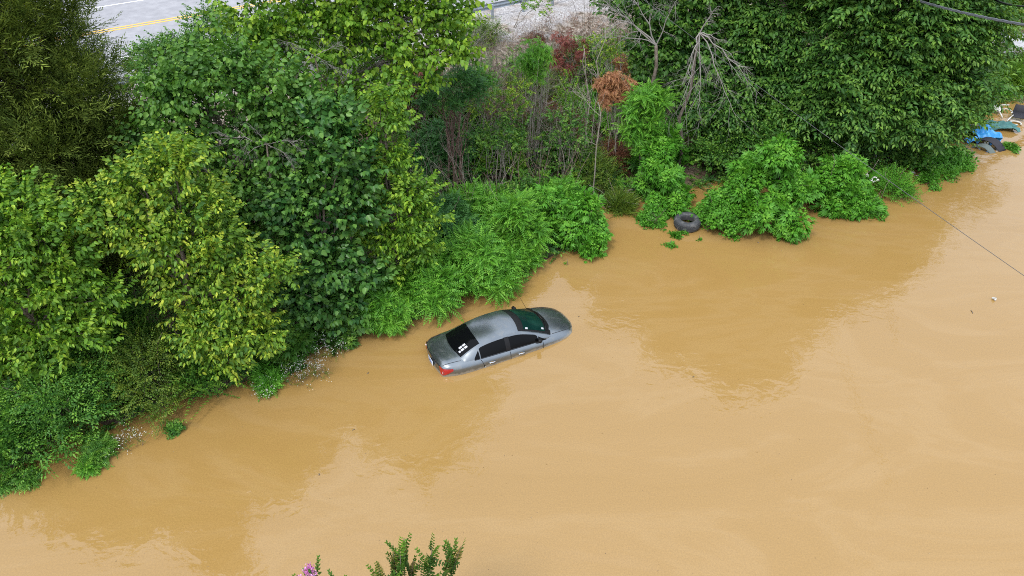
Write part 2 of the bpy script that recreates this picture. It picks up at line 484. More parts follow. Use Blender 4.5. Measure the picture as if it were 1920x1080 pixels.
# height decides: litter low, broken rock on the embankment, gravel on the shoulder
hn = n.nodes.new('ShaderNodeMath'); hn.operation = 'MULTIPLY_ADD'; hn.inputs[1].default_value = .9; n.links.new(no.outputs['Fac'], hn.inputs[0]); n.links.new(sep.outputs[2], hn.inputs[2])
f1 = ramp(n, hn.outputs[0], [(0, (0, 0, 0)), (1, (1, 1, 1))])
mr1 = n.nodes.new('ShaderNodeMapRange'); mr1.inputs[1].default_value = 1.75; mr1.inputs[2].default_value = 2.4; n.links.new(hn.outputs[0], mr1.inputs[0])
mr2 = n.nodes.new('ShaderNodeMapRange'); mr2.inputs[1].default_value = 2.72; mr2.inputs[2].default_value = 2.92; n.links.new(hn.outputs[0], mr2.inputs[0])
x1 = n.nodes.new('ShaderNodeMixRGB'); n.links.new(mr1.outputs[0], x1.inputs[0]); n.links.new(litter.outputs[0], x1.inputs[1]); n.links.new(rock.outputs[0], x1.inputs[2])
x2 = n.nodes.new('ShaderNodeMixRGB'); n.links.new(mr2.outputs[0], x2.inputs[0]); n.links.new(x1.outputs[0], x2.inputs[1]); n.links.new(grav.outputs[0], x2.inputs[2])
n.links.new(x2.outputs[0], b.inputs['Base Color'])
bu = n.nodes.new('ShaderNodeBump'); bu.inputs['Strength'].default_value = .9; bu.inputs['Distance'].default_value = .08
n.links.new(vor.outputs['Distance'], bu.inputs['Height']); n.links.new(bu.outputs[0], b.inputs['Normal'])
ground = mesh_np('ground', np.stack([X, Yg, Z], -1).reshape(-1, 3), [gf], soil, smooth_sh=True)
tag(ground, kind='structure')
# ---------------------------------------------------------------- flood water
wm = bpy.data.materials.new('muddy_water'); wm.use_nodes = True
n = wm.node_tree; b = n.nodes['Principled BSDF']
geo = n.nodes.new('ShaderNodeNewGeometry')
mp = n.nodes.new('ShaderNodeMapping'); mp.inputs['Rotation'].default_value = (0, 0, R(-28)); mp.inputs['Scale'].default_value = (.35, 1, 1)
n.links.new(geo.outputs['Position'], mp.inputs[0])
n1 = n.nodes.new('ShaderNodeTexNoise'); n1.inputs['Scale'].default_value = .42; n1.inputs['Detail'].default_value = 11; n1.inputs['Roughness'].default_value = .62; n1.inputs['Distortion'].default_value = .9
n.links.new(mp.outputs[0], n1.inputs['Vector'])
WATER_STOPS = [(.3, (.300, .180, .054)), (.47, (.310, .188, .060)), (.54, (.324, .202, .072)), (.60, (.312, .190, .062)), (.75, (.328, .206, .080))]
cr = ramp(n, n1.outputs['Fac'], WATER_STOPS)
ng = n.nodes.new('ShaderNodeTexNoise'); ng.inputs['Scale'].default_value = 28; ng.inputs['Detail'].default_value = 3; n.links.new(geo.outputs['Position'], ng.inputs['Vector'])
gr = ramp(n, ng.outputs['Fac'], [(.35, (.93, .93, .93)), (.65, (1.06, 1.06, 1.06))])
mu = n.nodes.new('ShaderNodeMixRGB'); mu.blend_type = 'MULTIPLY'; mu.inputs[0].default_value = 1
n.links.new(cr.outputs[0], mu.inputs[1]); n.links.new(gr.outputs[0], mu.inputs[2])
n.links.new(mu.outputs[0], b.inputs['Base Color'])
b.inputs['Roughness'].default_value = .025
b.inputs['IOR'].default_value = 1.35
b.inputs['Specular IOR Level'].default_value = 1.0
n2 = n.nodes.new('ShaderNodeTexNoise'); n2.inputs['Scale'].default_value = 2.2; n2.inputs['Detail'].default_value = 2; n2.inputs['Distortion'].default_value = .6
mp2 = n.nodes.new('ShaderNodeMapping'); mp2.inputs['Rotation'].default_value = (0, 0, R(-20)); mp2.inputs['Scale'].default_value = (.85, 1.15, 1)
n.links.new(geo.outputs['Position'], mp2.inputs[0]); n.links.new(mp2.outputs[0], n2.inputs['Vector'])
b1 = n.nodes.new('ShaderNodeBump'); b1.inputs['Strength'].default_value = .19; b1.inputs['Distance'].default_value = .05
n.links.new(n2.outputs['Fac'], b1.inputs['Height'])
n3 = n.nodes.new('ShaderNodeTexNoise'); n3.inputs['Scale'].default_value = 9; n3.inputs['Detail'].default_value = 3
n.links.new(mp2.outputs[0], n3.inputs['Vector'])
b2 = n.nodes.new('ShaderNodeBump'); b2.inputs['Strength'].default_value = .08; b2.inputs['Distance'].default_value = .02
n.links.new(n3.outputs['Fac'], b2.inputs['Height']); n.links.new(b1.outputs[0], b2.inputs['Normal']); n.links.new(b2.outputs[0], b.inputs['Normal'])
mb = MB(); q = np.linspace(-400, 400, 9)
mb.grid([[(a, c, 0) for c in q] for a in q])
water = mb.build('water', wm, sm=False); tag(water, kind='structure')

# ---------------------------------------------------------------- road
ca, sa = math.cos(RANG), math.sin(RANG)
rx0, ry0 = 0.0, float(rail_y(0.0))
def road_pt(s, t, z):                       # s along the road, t away from the guardrail (positive = across the road)
    return (rx0 + s * ca - t * sa, ry0 + s * sa + t * ca, z)
def strip(name, t0, t1, z, m, s0=-90, s1=130, n_=60):
    k = MB(); k.grid([[road_pt(s, t1, z), road_pt(s, t0, z)] for s in np.linspace(s0, s1, n_)][::-1])
    o = k.build(name, m, sm=False); tag(o, kind='structure'); return o
M['asphalt'] = mat('asphalt', (.25, .25, .265), .9, noise=(2.2, (.32, .32, .335), .35, .7), bump=(60, .3, .01))
M['paint_yellow'] = mat('paint_yellow', (.75, .42, .05), .7, noise=(8, (.6, .42, .18), .5, .7))
M['paint_white'] = mat('paint_white', (.78, .78, .78), .7, noise=(8, (.6, .6, .6), .5, .75))
strip('road', 1.9, 17.5, ROADZ + .05, M['asphalt'])
strip('road_marking_edge_near', 4.4, 4.53, ROADZ + .056, M['paint_white'])
strip('road_marking_centre_near', 8.58, 8.73, ROADZ + .056, M['paint_yellow'])
strip('road_marking_centre_far', 8.90, 9.05, ROADZ + .056, M['paint_yellow'])
strip('road_marking_edge_far', 13.0, 13.13, ROADZ + .056, M['paint_white'])
# ---------------------------------------------------------------- guardrail
M['galv'] = mat('galvanised_steel', (.36, .41, .46), .45, .55, noise=(5, (.28, .32, .36), .4, .7))
gr_ = empty('guardrail', (rx0, ry0, ROADZ), 'galvanised steel guardrail on posts between the road and the gravel slope', 'guardrail')
prof = [(0, .70), (.05, .68), (.05, .62), (-.0, .58), (-.0, .54), (.05, .50), (.05, .44), (0, .42)]
mb = MB()
mb.grid([[road_pt(s, t - .04, ROADZ + z) for t, z in prof] for s in np.linspace(-40, 40, 42)])
mb.build('rail', M['galv'], gr_, solid=.006)
for k in range(-10, 14):
    s = k * 1.905 + .6
    mb = MB(); p = road_pt(s, -.14, ROADZ - .2); mb.box((p[0], p[1], ROADZ + .24), (.10, .14, .90), RANG, bev=.01)
    p = road_pt(s, -.05, 0); mb.box((p[0], p[1], ROADZ + .56), (.09, .06, .22), RANG, bev=.008)
    mb.build('post', M['galv'], gr_, sm=False)

# ================================================================ plants
def fib(n_):
    i = np.arange(n_) + .5
    ph = np.arccos(1 - 2 * i / n_); th = math.pi * (1 + 5 ** .5) * i + rng.uniform(0, 6.28)
    return np.stack([np.cos(th) * np.sin(ph), np.sin(th) * np.sin(ph), np.cos(ph)], 1)
def subl(lobes, k=1.0, rs=.42, flat=.85):
    """each lobe breaks into clumps, so that the crown has clumps, hollows and a ragged outline"""
    C = []; Rr = []
    for c, r in lobes:
        m = max(4, int(13 * k))
        d = fib(m) + rng.normal(0, .15, (m, 3)); d = unit(d) * np.array([1, 1, flat])
        C.append(c[None]); Rr.append(np.array([r * .62]))
        C.append(c + d * r * rng.uniform(.55, .85, (m, 1))); Rr.append(r * rs * rng.uniform(.65, 1.25, m))
    return np.concatenate(C), np.concatenate(Rr)
def crown_pts(C, Rr, dens, low=-.45):
    P_, N_ = [], []
    for c, r in zip(C, Rr):
        m = max(3, int(dens * 12.57 * r * r))
        d = unit(rng.normal(size=(m, 3))); d = d[d[:, 2] > low] if (d[:, 2] > low).any() else np.abs(d)
        P_.append(c + d * r * rng.uniform(.55, 1.0, (len(d), 1))); N_.append(d)
    return np.concatenate(P_), np.concatenate(N_)
def wander(a, b, n_, amp):
    a, b = np.asarray(a, float), np.asarray(b, float)
    pts = [a]
    L_ = np.linalg.norm(b - a)
    for i in range(1, n_):
        u = i / n_
        pts.append(a + (b - a) * u + rng.normal(0, amp * L_ / n_, 3) + np.array([0, 0, .06 * L_ * math.sin(math.pi * u)]))
    pts.append(b); return pts
def twigs(mb, p, d, ln, r, depth, droop=0.0, spread=.7):
    """recursive bare branching"""
    p = np.asarray(p, float); d = unit(np.asarray(d, float))
    n_ = 4; pts = [p]; q = p.copy(); dd = d.copy()
    for i in range(n_):
        dd = unit(dd + rng.normal(0, .14, 3) - np.array([0, 0, droop * .25])); q = q + dd * ln / n_; pts.append(q.copy())
    mb.tube(pts, list(np.linspace(r, r * .45, n_ + 1)), 5 if r > .012 else 4, cap=False)
    if depth <= 0: return
    for k in range(random.choice((2, 3, 3))):
        i = random.randint(1, n_)
        twigs(mb, pts[i], dd + rng.normal(0, spread, 3), ln * U(.5, .75), r * .5, depth - 1, droop, spread)

def tree(name, label, cat, Y, base, lobes, kind, leaf_m, dens=5.5, sc=1.0, sub=1.0, rs=.42, bark='bark', tr=.12, group=None, up=.25, flat=.85, bare=0, low=-.45, crown='crown', trunk='trunk', stems=1, jitter=.25, foot_x=None):
    jitter = max(jitter, .4)
    """lobes: (px, py, dY, r): masses of the crown seen at that place of the photo, at distance Y + dY. base: pixel column of the foot."""
    Lb = [(V(a, b_, Y + dy), r) for a, b_, dy, r in lobes]
    bx = V(base, 400, Y)[0] * 1.0
    # the foot stands on the ground under the given column
    mean = np.mean([c for c, r in Lb], 0)
    bx = ray(base, 500)[0] / ray(base, 500)[1] * Y if foot_x is None else foot_x
    bz = float(terrain(bx, Y))
    root = empty(name, (bx, Y, bz), label, cat, group)
    C, Rr = subl(Lb, sub, rs, flat)
    keep = C[:, 2] > max(bz, 0) + .01 + .1 * (Rr > .15)
    if not keep.any(): keep[:] = True
    C, Rr = C[keep], Rr[keep]
    pp, nn = crown_pts(C, Rr, dens, low)
    ok = pp[:, 2] > np.maximum(terrain(pp[:, 0], pp[:, 1]), 0) + .03
    if ok.sum() > 4: pp, nn = pp[ok], nn[ok]
    else: pp[:, 2] = np.abs(pp[:, 2]) + .02
    axis_ = mean
    rad = unit((pp - axis_) * np.array([1, 1, .4]))
    if kind in ('sumac', 'sumac_small', 'rag', 'rag_small', 'droopred', 'spike', 'grass'):
        zz = unit(nn * .55 + rad * .25 + np.array([0, 0, 1.0]) + rng.normal(0, .15, nn.shape)); xd = rng.normal(size=nn.shape)
    else:
        xd = unit(nn * .8 + rad * .25 + np.array([0, 0, up]) + rng.normal(0, jitter, nn.shape)); zz = np.array([0, 0, 1.0]) + rng.normal(0, .25, nn.shape)
        if kind == 'right': xd[:, 2] = xd[:, 2] * .35 - .1
    v, f, t = scatter(kind, pp, xd, zz, sc * rng.uniform(.75, 1.2, len(pp)))
    mesh_np(crown, v, [f], leaf_m, root, tint=t)
    mb = MB()
    top = mean + np.array([0, 0, .3])
    for s_ in range(stems):
        b0 = np.array([bx + rng.normal(0, .12) * (stems > 1), Y + rng.normal(0, .12) * (stems > 1), bz - .15])
        tp = top + rng.normal(0, .6, 3) * (stems > 1)
        tk = wander(b0, tp, 7, .10)
        mb.tube(tk, list(np.linspace(tr, tr * .4, len(tk))), 8)
        for i, (c, r) in enumerate(Lb):
            if i % stems != s_: continue
            j = int(np.clip(round(len(tk) * (.25 + .6 * (c[2] - bz) / max(.5, tp[2] - bz) * .6)), 1, len(tk) - 1))
            lm = wander(tk[j], c, 5, .15); mb.tube(lm, list(np.linspace(tr * .30, tr * .10, len(lm))), 6, cap=False)
            for k in range(5 + bare):
                d = unit(rng.normal(size=3) + np.array([0, 0, .4]))
                tw = wander(lm[random.randint(2, 5)], c + d * r * U(.5, .95), 4, .2); mb.tube(tw, list(np.linspace(tr * .09, .004, len(tw))), 4, cap=False)
    mb.build(trunk, M[bark], root)
    return root

_orig_tree = tree
def wtree(name, label, cat, foot, lobes, kind, leaf_m, **k):
    """same, with the lobes given in metres relative to the foot: (dx, dy, dz, r)"""
    x, y = foot; z = float(terrain(x, y))
    global V
    keepV = V
    pts = {(i, 0): np.array([x + a, y + b_, max(z, -.1) + c]) for i, (a, b_, c, r) in enumerate(lobes)}
    V = lambda a, b_, Y: pts.get((a, b_), keepV(a, b_, Y))
    d = 960 + F * x / y
    try:
        o = _orig_tree(name, label, cat, y, d, [(i, 0, 0, l[3]) for i, l in enumerate(lobes)], kind, leaf_m, foot_x=x, **k)
    finally:
        V = keepV
    return o
def mound(w_, h, m=7):
    m = m + 4 if m > 4 else m
    """lobes of a rounded thicket w_ wide and h high"""
    out = []
    for i in range(m):
        a = i * 2.4; rr = w_ * .5 * math.sqrt((i + .3) / m) * .8
        out.append((rr * math.cos(a), rr * math.sin(a), h * U(.35, .95) * (1 - 1.0 * (rr / (w_ * .5)) ** 2), w_ * U(.13, .25)))
    return out
def bush(name, label, cat, px, py, w_, h, kind, lm, m=7, z0=.1, **k):
    p = P(px, py, z0)
    k.setdefault('tr', .016); k.setdefault('stems', 3); k.setdefault('low', -.2); k.setdefault('crown', 'foliage'); k.setdefault('trunk', 'stem')
    return wtree(name, label, cat, (p[0], p[1]), mound(w_, h, m), kind, lm, **dict(k, dens=k.get('dens', 6) * (.9 if kind in ('sumac', 'sumac_small', 'rag') else 1.35), sub=1.5, rs=.34))

# ---- left side -------------------------------------------------------------
cx, cy = -12.9, 17.6
lob = []
for k in range(46):
    z = .6 + 15.5 * (k / 45) ** .9; r = 3.3 * (1 - z / 17.5) ** .85
    a = k * 2.4; lob.append((r * .62 * math.cos(a), r * .62 * math.sin(a), z, max(.5, r * .45)))
wtree('cedar_tree', 'tall dark olive cedar with fine feathery foliage beside the road', 'cedar tree', (cx, cy), lob, 'cedar', L['cedar'], dens=11, sub=1.0, rs=.42, up=.25, tr=.22, sc=1.5, low=-.2)
lob = []
for k in range(20):
    z = 1 + 9 * (k / 19); r = 2.4 * (1 - z / 12.5); a = k * 2.4
    lob.append((r * .6 * math.cos(a), r * .6 * math.sin(a), z, max(.45, r * .5)))
wtree('cedar_tree', 'smaller dark cedar cut by the left edge in front of the tall cedar', 'cedar tree', (-15.2, 15.6), lob, 'cedar', L['cedar'], dens=11, sub=1.0, rs=.42, tr=.16, sc=1.5, low=-.2)

tree('deciduous_tree', 'yellow-green leafy tree below the dark cedar, its crown stepping down to the water', 'tree', 13.7, 330,
     [(315,335,.7,.75),(335,300,.8,.45),(225,400,.4,.85),(375,405,.5,.75),(180,400,.2,.5),(290,460,.1,.9),(400,480,.1,.75),(345,530,.2,.8),(440,560,-.2,.8),(505,520,0,.6),(385,610,-.5,.75),(470,630,-.6,.75),(400,655,-.7,.5),(430,680,-.9,.4),(160,430,0,.45),(250,340,.5,.4)],
     'yellow', L['yellow'], dens=20, sc=1.25, sub=.95, rs=.34, low=.05)
tree('deciduous_tree', 'bright green leafy tree cut by the left edge above the flooded bank', 'tree', 12.6, 40,
     [(20,400,.6,.85),(85,450,.4,.8),(15,500,.1,.9),(130,540,.1,.75),(60,590,-.2,.9),(150,630,-.3,.65),(15,660,-.3,.8),(90,690,-.5,.6),(-80,560,0,1.1),(-60,430,.4,1.0),(190,560,.2,.5),(-50,700,-.4,.8),(20,760,-.6,.6)],
     'yellow', L['redbud'], dens=20, sc=1.25, sub=.95, rs=.34, low=.05)
tree('redbud_tree', 'mid-green heart-leaved tree between the cedar and the dark broad-leaved tree', 'tree', 17.2, 470,
     [(310,175,.7,.6),(365,160,.8,.6),(440,140,.8,.8),(350,200,.5,.8),(510,250,.6,.8),(395,150,.9,.9),(500,190,.7,1.0),(580,225,.5,.8),(330,250,.3,.85),(430,270,.5,1.0),(540,290,.3,.9),(270,290,.1,.55),(290,330,0,.5),(470,360,0,.9),(560,370,0,.9),(400,340,.2,.7),(620,330,.2,.7),(500,440,-.2,.85),(590,440,-.2,.8),(430,420,-.1,.7),(500,510,-.4,.7)],
     'redbud', L['mulberry'], dens=12, sc=1.5, sub=.9, rs=.36, low=.0, bare=5)
tree('redbud_tree', 'tall light-green tree spreading over the guardrail at the top of the photo', 'tree', 20.8, 620,
     [(475,50,.3,.7),(520,80,0,.75),(590,40,.2,.9),(690,30,.3,1.0),(790,30,.3,.9),(645,100,-.1,.7),(745,110,0,.75),(810,115,-.1,.6),(700,180,-.4,.7),(780,165,-.3,.5),(560,150,-.2,.6),(640,190,-.3,.55),(820,60,.1,.6),(855,100,.1,.5),(840,30,.1,.6),(490,130,-.1,.6),(660,60,0,.8),
      (600,-60,.4,1.3),(740,-70,.4,1.3),(510,-50,.6,1.0),(860,-70,.6,1.0),(620,-190,.6,1.5),(760,-200,.6,1.4),(680,-320,.6,1.5),(560,-280,.6,1.2)],
     'redbud', L['redbud'], dens=10, sc=1.6, sub=.85, rs=.38, low=.0, bare=8, tr=.17, bark='pale_bark')
tree('broadleaf_tree', 'dark blue-green tree with large hanging leaves behind the slender yellow-green tree', 'tree', 15.9, 610,
     [(615,235,1.2,.7),(650,290,.9,.8),(590,370,.6,.6),(650,400,.6,.85),(560,450,.2,.75),(620,500,.1,.85),(690,520,0,.6),(575,560,-.3,.7),(640,580,-.4,.75),(530,400,.4,.6),(600,620,-.6,.5),(675,340,.8,.6),(600,320,1.1,.6),(560,380,.7,.5)],
     'broad', L['broad'], dens=14, sc=1.2, sub=.95, rs=.38, low=.0)
tree('deciduous_tree', 'slender yellow-green tree standing in the middle of the bank right of the dark broad-leaved tree', 'tree', 17.0, 745,
     [(728,195,.6,.42),(715,245,.5,.5),(735,300,.3,.5),(705,330,.2,.4),(765,370,.1,.65),(700,385,.1,.6),(790,400,0,.5),(760,440,-.1,.65),(710,450,0,.6),(790,470,-.1,.4),(735,510,-.3,.5),(680,400,.1,.4),(720,560,-.5,.35)],
     'yellow', L['redbud'], dens=17, sc=1.35, sub=.95, rs=.38, low=.05, bark='bark')
# low growth of the left bank, standing at the edge of the water
bush('honeysuckle_bush', 'green arching honeysuckle bush between the two yellow-green trees', 'bush', 255, 690, 2.2, 2.9, 'arch', L['vine'], sc=.95, dens=9, up=.1)
bush('privet_bush', 'dense small-leaved dark green bush under the left yellow-green tree', 'bush', 120, 810, 2.6, 1.9, 'shrub', L['shrub'], sc=1.3, dens=10, z0=0)
bush('privet_bush', 'olive-green small-leaved bush overhanging the water below the middle yellow-green tree', 'bush', 300, 745, 2.5, 1.8, 'shrub', L['olive'], dens=12, z0=0)
bush('privet_bush', 'dark small-leaved bush trailing over the water at the lower left corner of the bank', 'bush', 20, 850, 2.3, 1.5, 'arch', L['shrub'], dens=9, z0=0, up=0)
bush('honeysuckle_bush', 'dark green bush with trailing shoots tipped yellow over the water', 'bush', 395, 715, 1.7, 1.3, 'arch', L['shrub'], dens=11, z0=0)
bush('honeysuckle_bush', 'small dark leafy bush tucked between the olive bush and the left small-leaved bush', 'bush', 205, 760, 1.9, 2.0, 'shrub', L['shrub'], sc=1.3, dens=10, z0=0)
bush('ragweed', 'mid-green lobed weed under the right side of the middle yellow-green tree', 'weed', 535, 665, 1.4, 1.3, 'rag', L['vine'], dens=9, z0=0)
bush('ragweed', 'deep green lobed weed below the dark broad-leaved tree', 'weed', 640, 615, 1.6, 1.5, 'rag', L['vine'], dens=9, z0=0)
bush('sumac_thicket', 'fern-leaved sumac at the water edge left of the car', 'sumac', 720, 600, 1.6, 1.1, 'sumac_small', L['sumac'], dens=8, z0=0)
bush('sumac_thicket', 'fern-leaved sumac drooping to the water behind the roof of the car', 'sumac', 800, 555, 2.2, 1.5, 'sumac', L['sumac'], dens=7, z0=0)
bush('sumac_thicket', 'broad fern-leaved sumac thicket behind the bonnet of the car', 'sumac', 905, 520, 2.6, 1.7, 'sumac', L['sumac'], dens=6.5, z0=0)
bush('sumac_thicket', 'fern-leaved sumac mound between the slender tree and the vivid green weeds', 'sumac', 960, 470, 2.4, 1.9, 'sumac', L['sumac'], dens=6.5, z0=0)
bush('sumac_thicket', 'darker fern-leaved sumac at the foot of the slender yellow-green tree', 'sumac', 830, 470, 2.2, 1.8, 'sumac', L['darksumac'], dens=6.5)
RG = 'tall vivid green weeds standing in the water'
bush('ragweed', 'vivid green lobed weed clump on the tip of land right of the sumac', 'weed', 1085, 455, 1.9, 2.0, 'rag', L['rag'], dens=9, z0=0, group=RG)
bush('ragweed', 'green lobed weed clump between the sumac thicket and the tip of land', 'weed', 1020, 430, 1.9, 1.9, 'rag', L['rag'], dens=8.5, z0=0, group=RG)
bush('ragweed', 'vivid green lobed weed clump left of the tyre', 'weed', 1238, 380, 2.0, 2.6, 'rag', L['rag'], dens=8.5, z0=0, group=RG)
bush('ragweed', 'small bright weed clump at the water edge directly left of the tyre', 'weed', 1222, 415, 1.0, .6, 'rag_small', L['rag'], dens=12, z0=0, group=RG)
bush('ragweed', 'vivid green lobed weed clump leaning over the right side of the tyre', 'weed', 1344, 422, 1.9, 1.5, 'rag_small', L['rag'], dens=11, z0=0, group=RG)
bush('ragweed', 'largest vivid green weed clump in the water, two clumps right of the tyre', 'weed', 1422, 408, 3.6, 2.9, 'rag', L['rag'], dens=8, z0=0, group=RG)
bush('ragweed', 'tall green weed clump right of the largest one', 'weed', 1562, 384, 2.4, 2.1, 'rag', L['rag'], dens=8, z0=0, group=RG)
bush('ragweed', 'low dark green weed clump just below the yellow and white rubbish', 'weed', 1622, 392, 1.5, .7, 'rag_small', L['rag'], dens=10, z0=0, group=RG)
bush('ragweed', 'thin green weed clump right of the white rubbish bag', 'weed', 1668, 362, 1.6, .8, 'shrub', L['rag'], dens=11, z0=0, group=RG)
bush('ragweed', 'green weed clump behind the tyre against the dark bank', 'weed', 1230, 320, 1.9, 2.4, 'rag', L['rag'], dens=8, z0=.2)
# weeds and loose leaves standing in the shallow water
for i, (px, py, w_, h, kd, lm, lb) in enumerate([
     (165, 880, .45, .25, 'sumac_small', 'sumac', 'small green weed alone in the water below the left bank'),
     (190, 848, .8, .5, 'sumac_small', 'shrub', 'low green weed at the water edge left of the lower white flowers'),
     (55, 905, .5, .25, 'sumac_small', 'shrub', 'small drooping weed in the water near the lower left corner'),
     (5, 913, .4, .2, 'sumac_small', 'shrub', 'tiny weed in the water at the left edge of the photo'),
     (325, 808, .7, .35, 'rag_small', 'shrub', 'low dark weed at the water under the olive bush'),
     (505, 718, .8, .5, 'sumac_small', 'rag', 'bright green feathery weed left of the white flowers'),
     (1063, 497, .3, .12, 'rag_small', 'rag', 'tiny weed sprig alone in the water below the tip of land'),
     (1256, 462, .45, .2, 'rag_small', 'rag', 'small weed floating in the water below the left of the tyre'),
     (1283, 437, .34, .32, 'rag_small', 'rag', 'small bright weed growing up against the front of the tyre'),
     (1310, 450, .35, .15, 'rag_small', 'rag', 'small weed sprig in the water just below the tyre'),
     (1375, 446, .5, .2, 'rag_small', 'rag', 'low pair of weed sprigs at the water below the largest weed clump'),
     (1268, 443, .3, .3, 'rag_small', 'rag', 'thin upright weed at the lower left of the tyre'),
     (738, 618, .35, .25, 'sumac_small', 'olive', 'yellowish fern-like frond hanging to the water left of the car'),
     (808, 576, .3, .25, 'rag_small', 'olive', 'bright lime leaf bunch at the water edge behind the car boot'),
     (865, 575, .2, .15, 'rag_small', 'sumac', 'dull green sprig in the water behind the car roof'),
     (1700, 365, .7, .25, 'shrub', 'rag', 'flat green weed on the water right of the rubbish'),
     (1895, 280, .8, .4, 'rag_small', 'rag', 'green weed clump in the water at the right edge below the black chair'),
     (1740, 345, 1.1, .5, 'rag_small', 'rag', 'low green weed clump in the water right of the flat weed')]):
    bush('water_weed', lb, 'weed', px, py, w_, h, kd, L[lm], m=3, dens=22, z0=0, sc=.75, tr=.012, stems=1)

# white flowering weeds
def flowers(px, py, w_, lb):
    p = P(px, py, 0.02); root = empty('wildflower', (p[0], p[1], 0), lb, 'wildflowers', 'white wildflowers along the flooded bank')
    n_ = int(36 * w_ * w_) + 8
    a = rng.uniform(0, 6.28, n_); rr = w_ * .5 * np.sqrt(rng.uniform(0, 1, n_))
    bb = np.stack([p[0] + rr * np.cos(a), p[1] + rr * np.sin(a) * .7, np.full(n_, 0.0)], 1)
    h = rng.uniform(.12, .5, n_); tp = bb + np.stack([rng.normal(0, .1, n_), rng.normal(-.05, .1, n_), h], 1)
    mb = MB()
    for i in range(n_): mb.tube([bb[i], (bb[i] + tp[i]) / 2 + rng.normal(0, .02, 3), tp[i]], [.004, .003, .002], 3, cap=False)
    mb.build('stem', M['bark'], root)
    v, f, t = scatter('shrub', bb + np.array([0, 0, .1]), rng.normal(size=(n_, 3)) + np.array([0, 0, .6]), np.tile([0, 0, 1.], (n_, 1)) + rng.normal(0, .2, (n_, 3)), np.full(n_, .42))
    mesh_np('foliage', v, [f], L['olive'], root, tint=t)
    T = Tpl(); mbf = Tpl()
    for i in range(n_):
        for k in range(4):
            c = tp[i] + rng.normal(0, .05, 3)
            for q in range(3):
                mbf.add(blade(c, rng.normal(size=3) + np.array([0, 0, .3]), (0, 0, 1), .02, .014, .5 + U(-.3, .3)))
    v, f, t = mbf.done(); o = mesh_np('blossom', v, [f], L['white'], root, tint=t); o['kind'] = 'stuff'
flowers(605, 655, 1.5, 'broad patch of white wildflowers at the bank left of the car')
flowers(570, 705, 1.3, 'white wildflowers trailing over the water below the broad patch')
flowers(497, 740, .5, 'narrow tuft of white wildflowers right of the trailing bushes')
flowers(243, 832, .8, 'small patch of white wildflowers below the olive bush')

# ---- centre bank: thin saplings on the embankment ----------------------------
def sapling(name, lb, cat, b, t, stems, kind, lm, lobes, bark='pale_bark', r=.022, dens=7, sc=.8, group=None, z0=.9, crown='crown'):
    """b foot (px, py), t top (px, py); thin stems rise from the foot and fork near the top, lobes (px, py, dY, r) carry leaves"""
    p = P(b[0], b[1], z0); Y = p[1]; z = float(terrain(p[0], Y))
    root = empty(name, (p[0], Y, z), lb, cat, group)
    T_ = V(t[0], t[1], Y + .2)
    mb = MB()
    for k in range(stems):
        o = np.array([p[0], Y, z - .1]) + rng.normal(0, .13 if stems > 1 else 0, 3) * np.array([1, 1, 0])
        e = T_ + rng.normal(0, .32 if stems > 1 else .02, 3)
        tk = wander(o, e, 7, .10); mb.tube(tk, list(np.linspace(r * U(.8, 1.3), r * .35, len(tk))), 5)
        for q in range(4):
            twigs(mb, tk[random.randint(3, 6)], unit(e - o) + rng.normal(0, .35, 3), U(.5, 1.1), r * .4, 1, 0, .35)
    for (a, c, dy, rr) in lobes:
        g = V(a, c, Y + dy); tk = wander((np.array([p[0], Y, z]) * .4 + T_ * .6), g, 4, .15)
        mb.tube(tk, list(np.linspace(r * .5, r * .2, len(tk))), 4, cap=False)
    mb.build('trunk', M[bark], root)
    if lobes:
        C, Rr = subl([(V(a, c, Y + dy), rr) for a, c, dy, rr in lobes], .6, .5)
        pp, nn = crown_pts(C, Rr, dens, -.5)
        if kind in ('sumac', 'sumac_small', 'rag', 'rag_small', 'droopred', 'tuft'):
            zz = unit(nn * .5 + np.array([0, 0, 1.0])); xd = rng.normal(size=nn.shape)
        else:
            xd = unit(nn + np.array([0, 0, .2]) + rng.normal(0, .3, nn.shape)); zz = np.array([0, 0, 1.]) + rng.normal(0, .25, nn.shape)
        v, f, tt = scatter(kind, pp, xd, zz, sc * rng.uniform(.75, 1.2, len(pp)))
        mesh_np(crown, v, [f], L[lm], root, tint=tt)
    return root
SG = 'thin saplings on the embankment'
sapling('sapling', 'thin pale-stemmed sapling clump with a dark fern-leaved crown and no leaves below', 'sapling', (850, 340), (850, 170), 6, 'sumac_small', 'darksumac', [(820,160,0,.5),(870,150,0,.6),(900,170,0,.5),(860,185,-.1,.5),(800,190,-.1,.4)], bark='red_twig', group=SG, r=.03)
sapling('sapling', 'sapling with lime-yellow leaves above bare pale stems', 'sapling', (925, 330), (925, 190), 4, 'yellow', 'yellow', [(950,180,0,.55),(975,170,0,.5),(930,200,0,.4),(900,205,-.1,.35),(960,205,0,.4)], group=SG, sc=.7)
sapling('sapling', 'sapling tuft of green fern leaves on a sheaf of grey bare stems', 'sapling', (995, 300), (1000, 110), 8, 'droopred', 'sumac', [(1000,95,0,.5),(1015,112,0,.4),(985,120,0,.4),(1000,135,0,.35)], group=SG, r=.02, sc=.8, dens=3.5)
sapling('sapling', 'tall pair of leafless pale saplings left of the bare pale stem by the water', 'sapling', (1005, 295), (1020, 130), 4, None, None, [], group=SG, r=.024)
sapling('sapling', 'sapling with drooping dull red leaves near the gravel', 'sapling', (1060, 200), (1060, 90), 3, 'droopred', 'red', [(1060,78,0,.45),(1088,98,0,.45),(1045,110,0,.35),(1070,130,0,.4)], group=SG, sc=.8, dens=2.6)
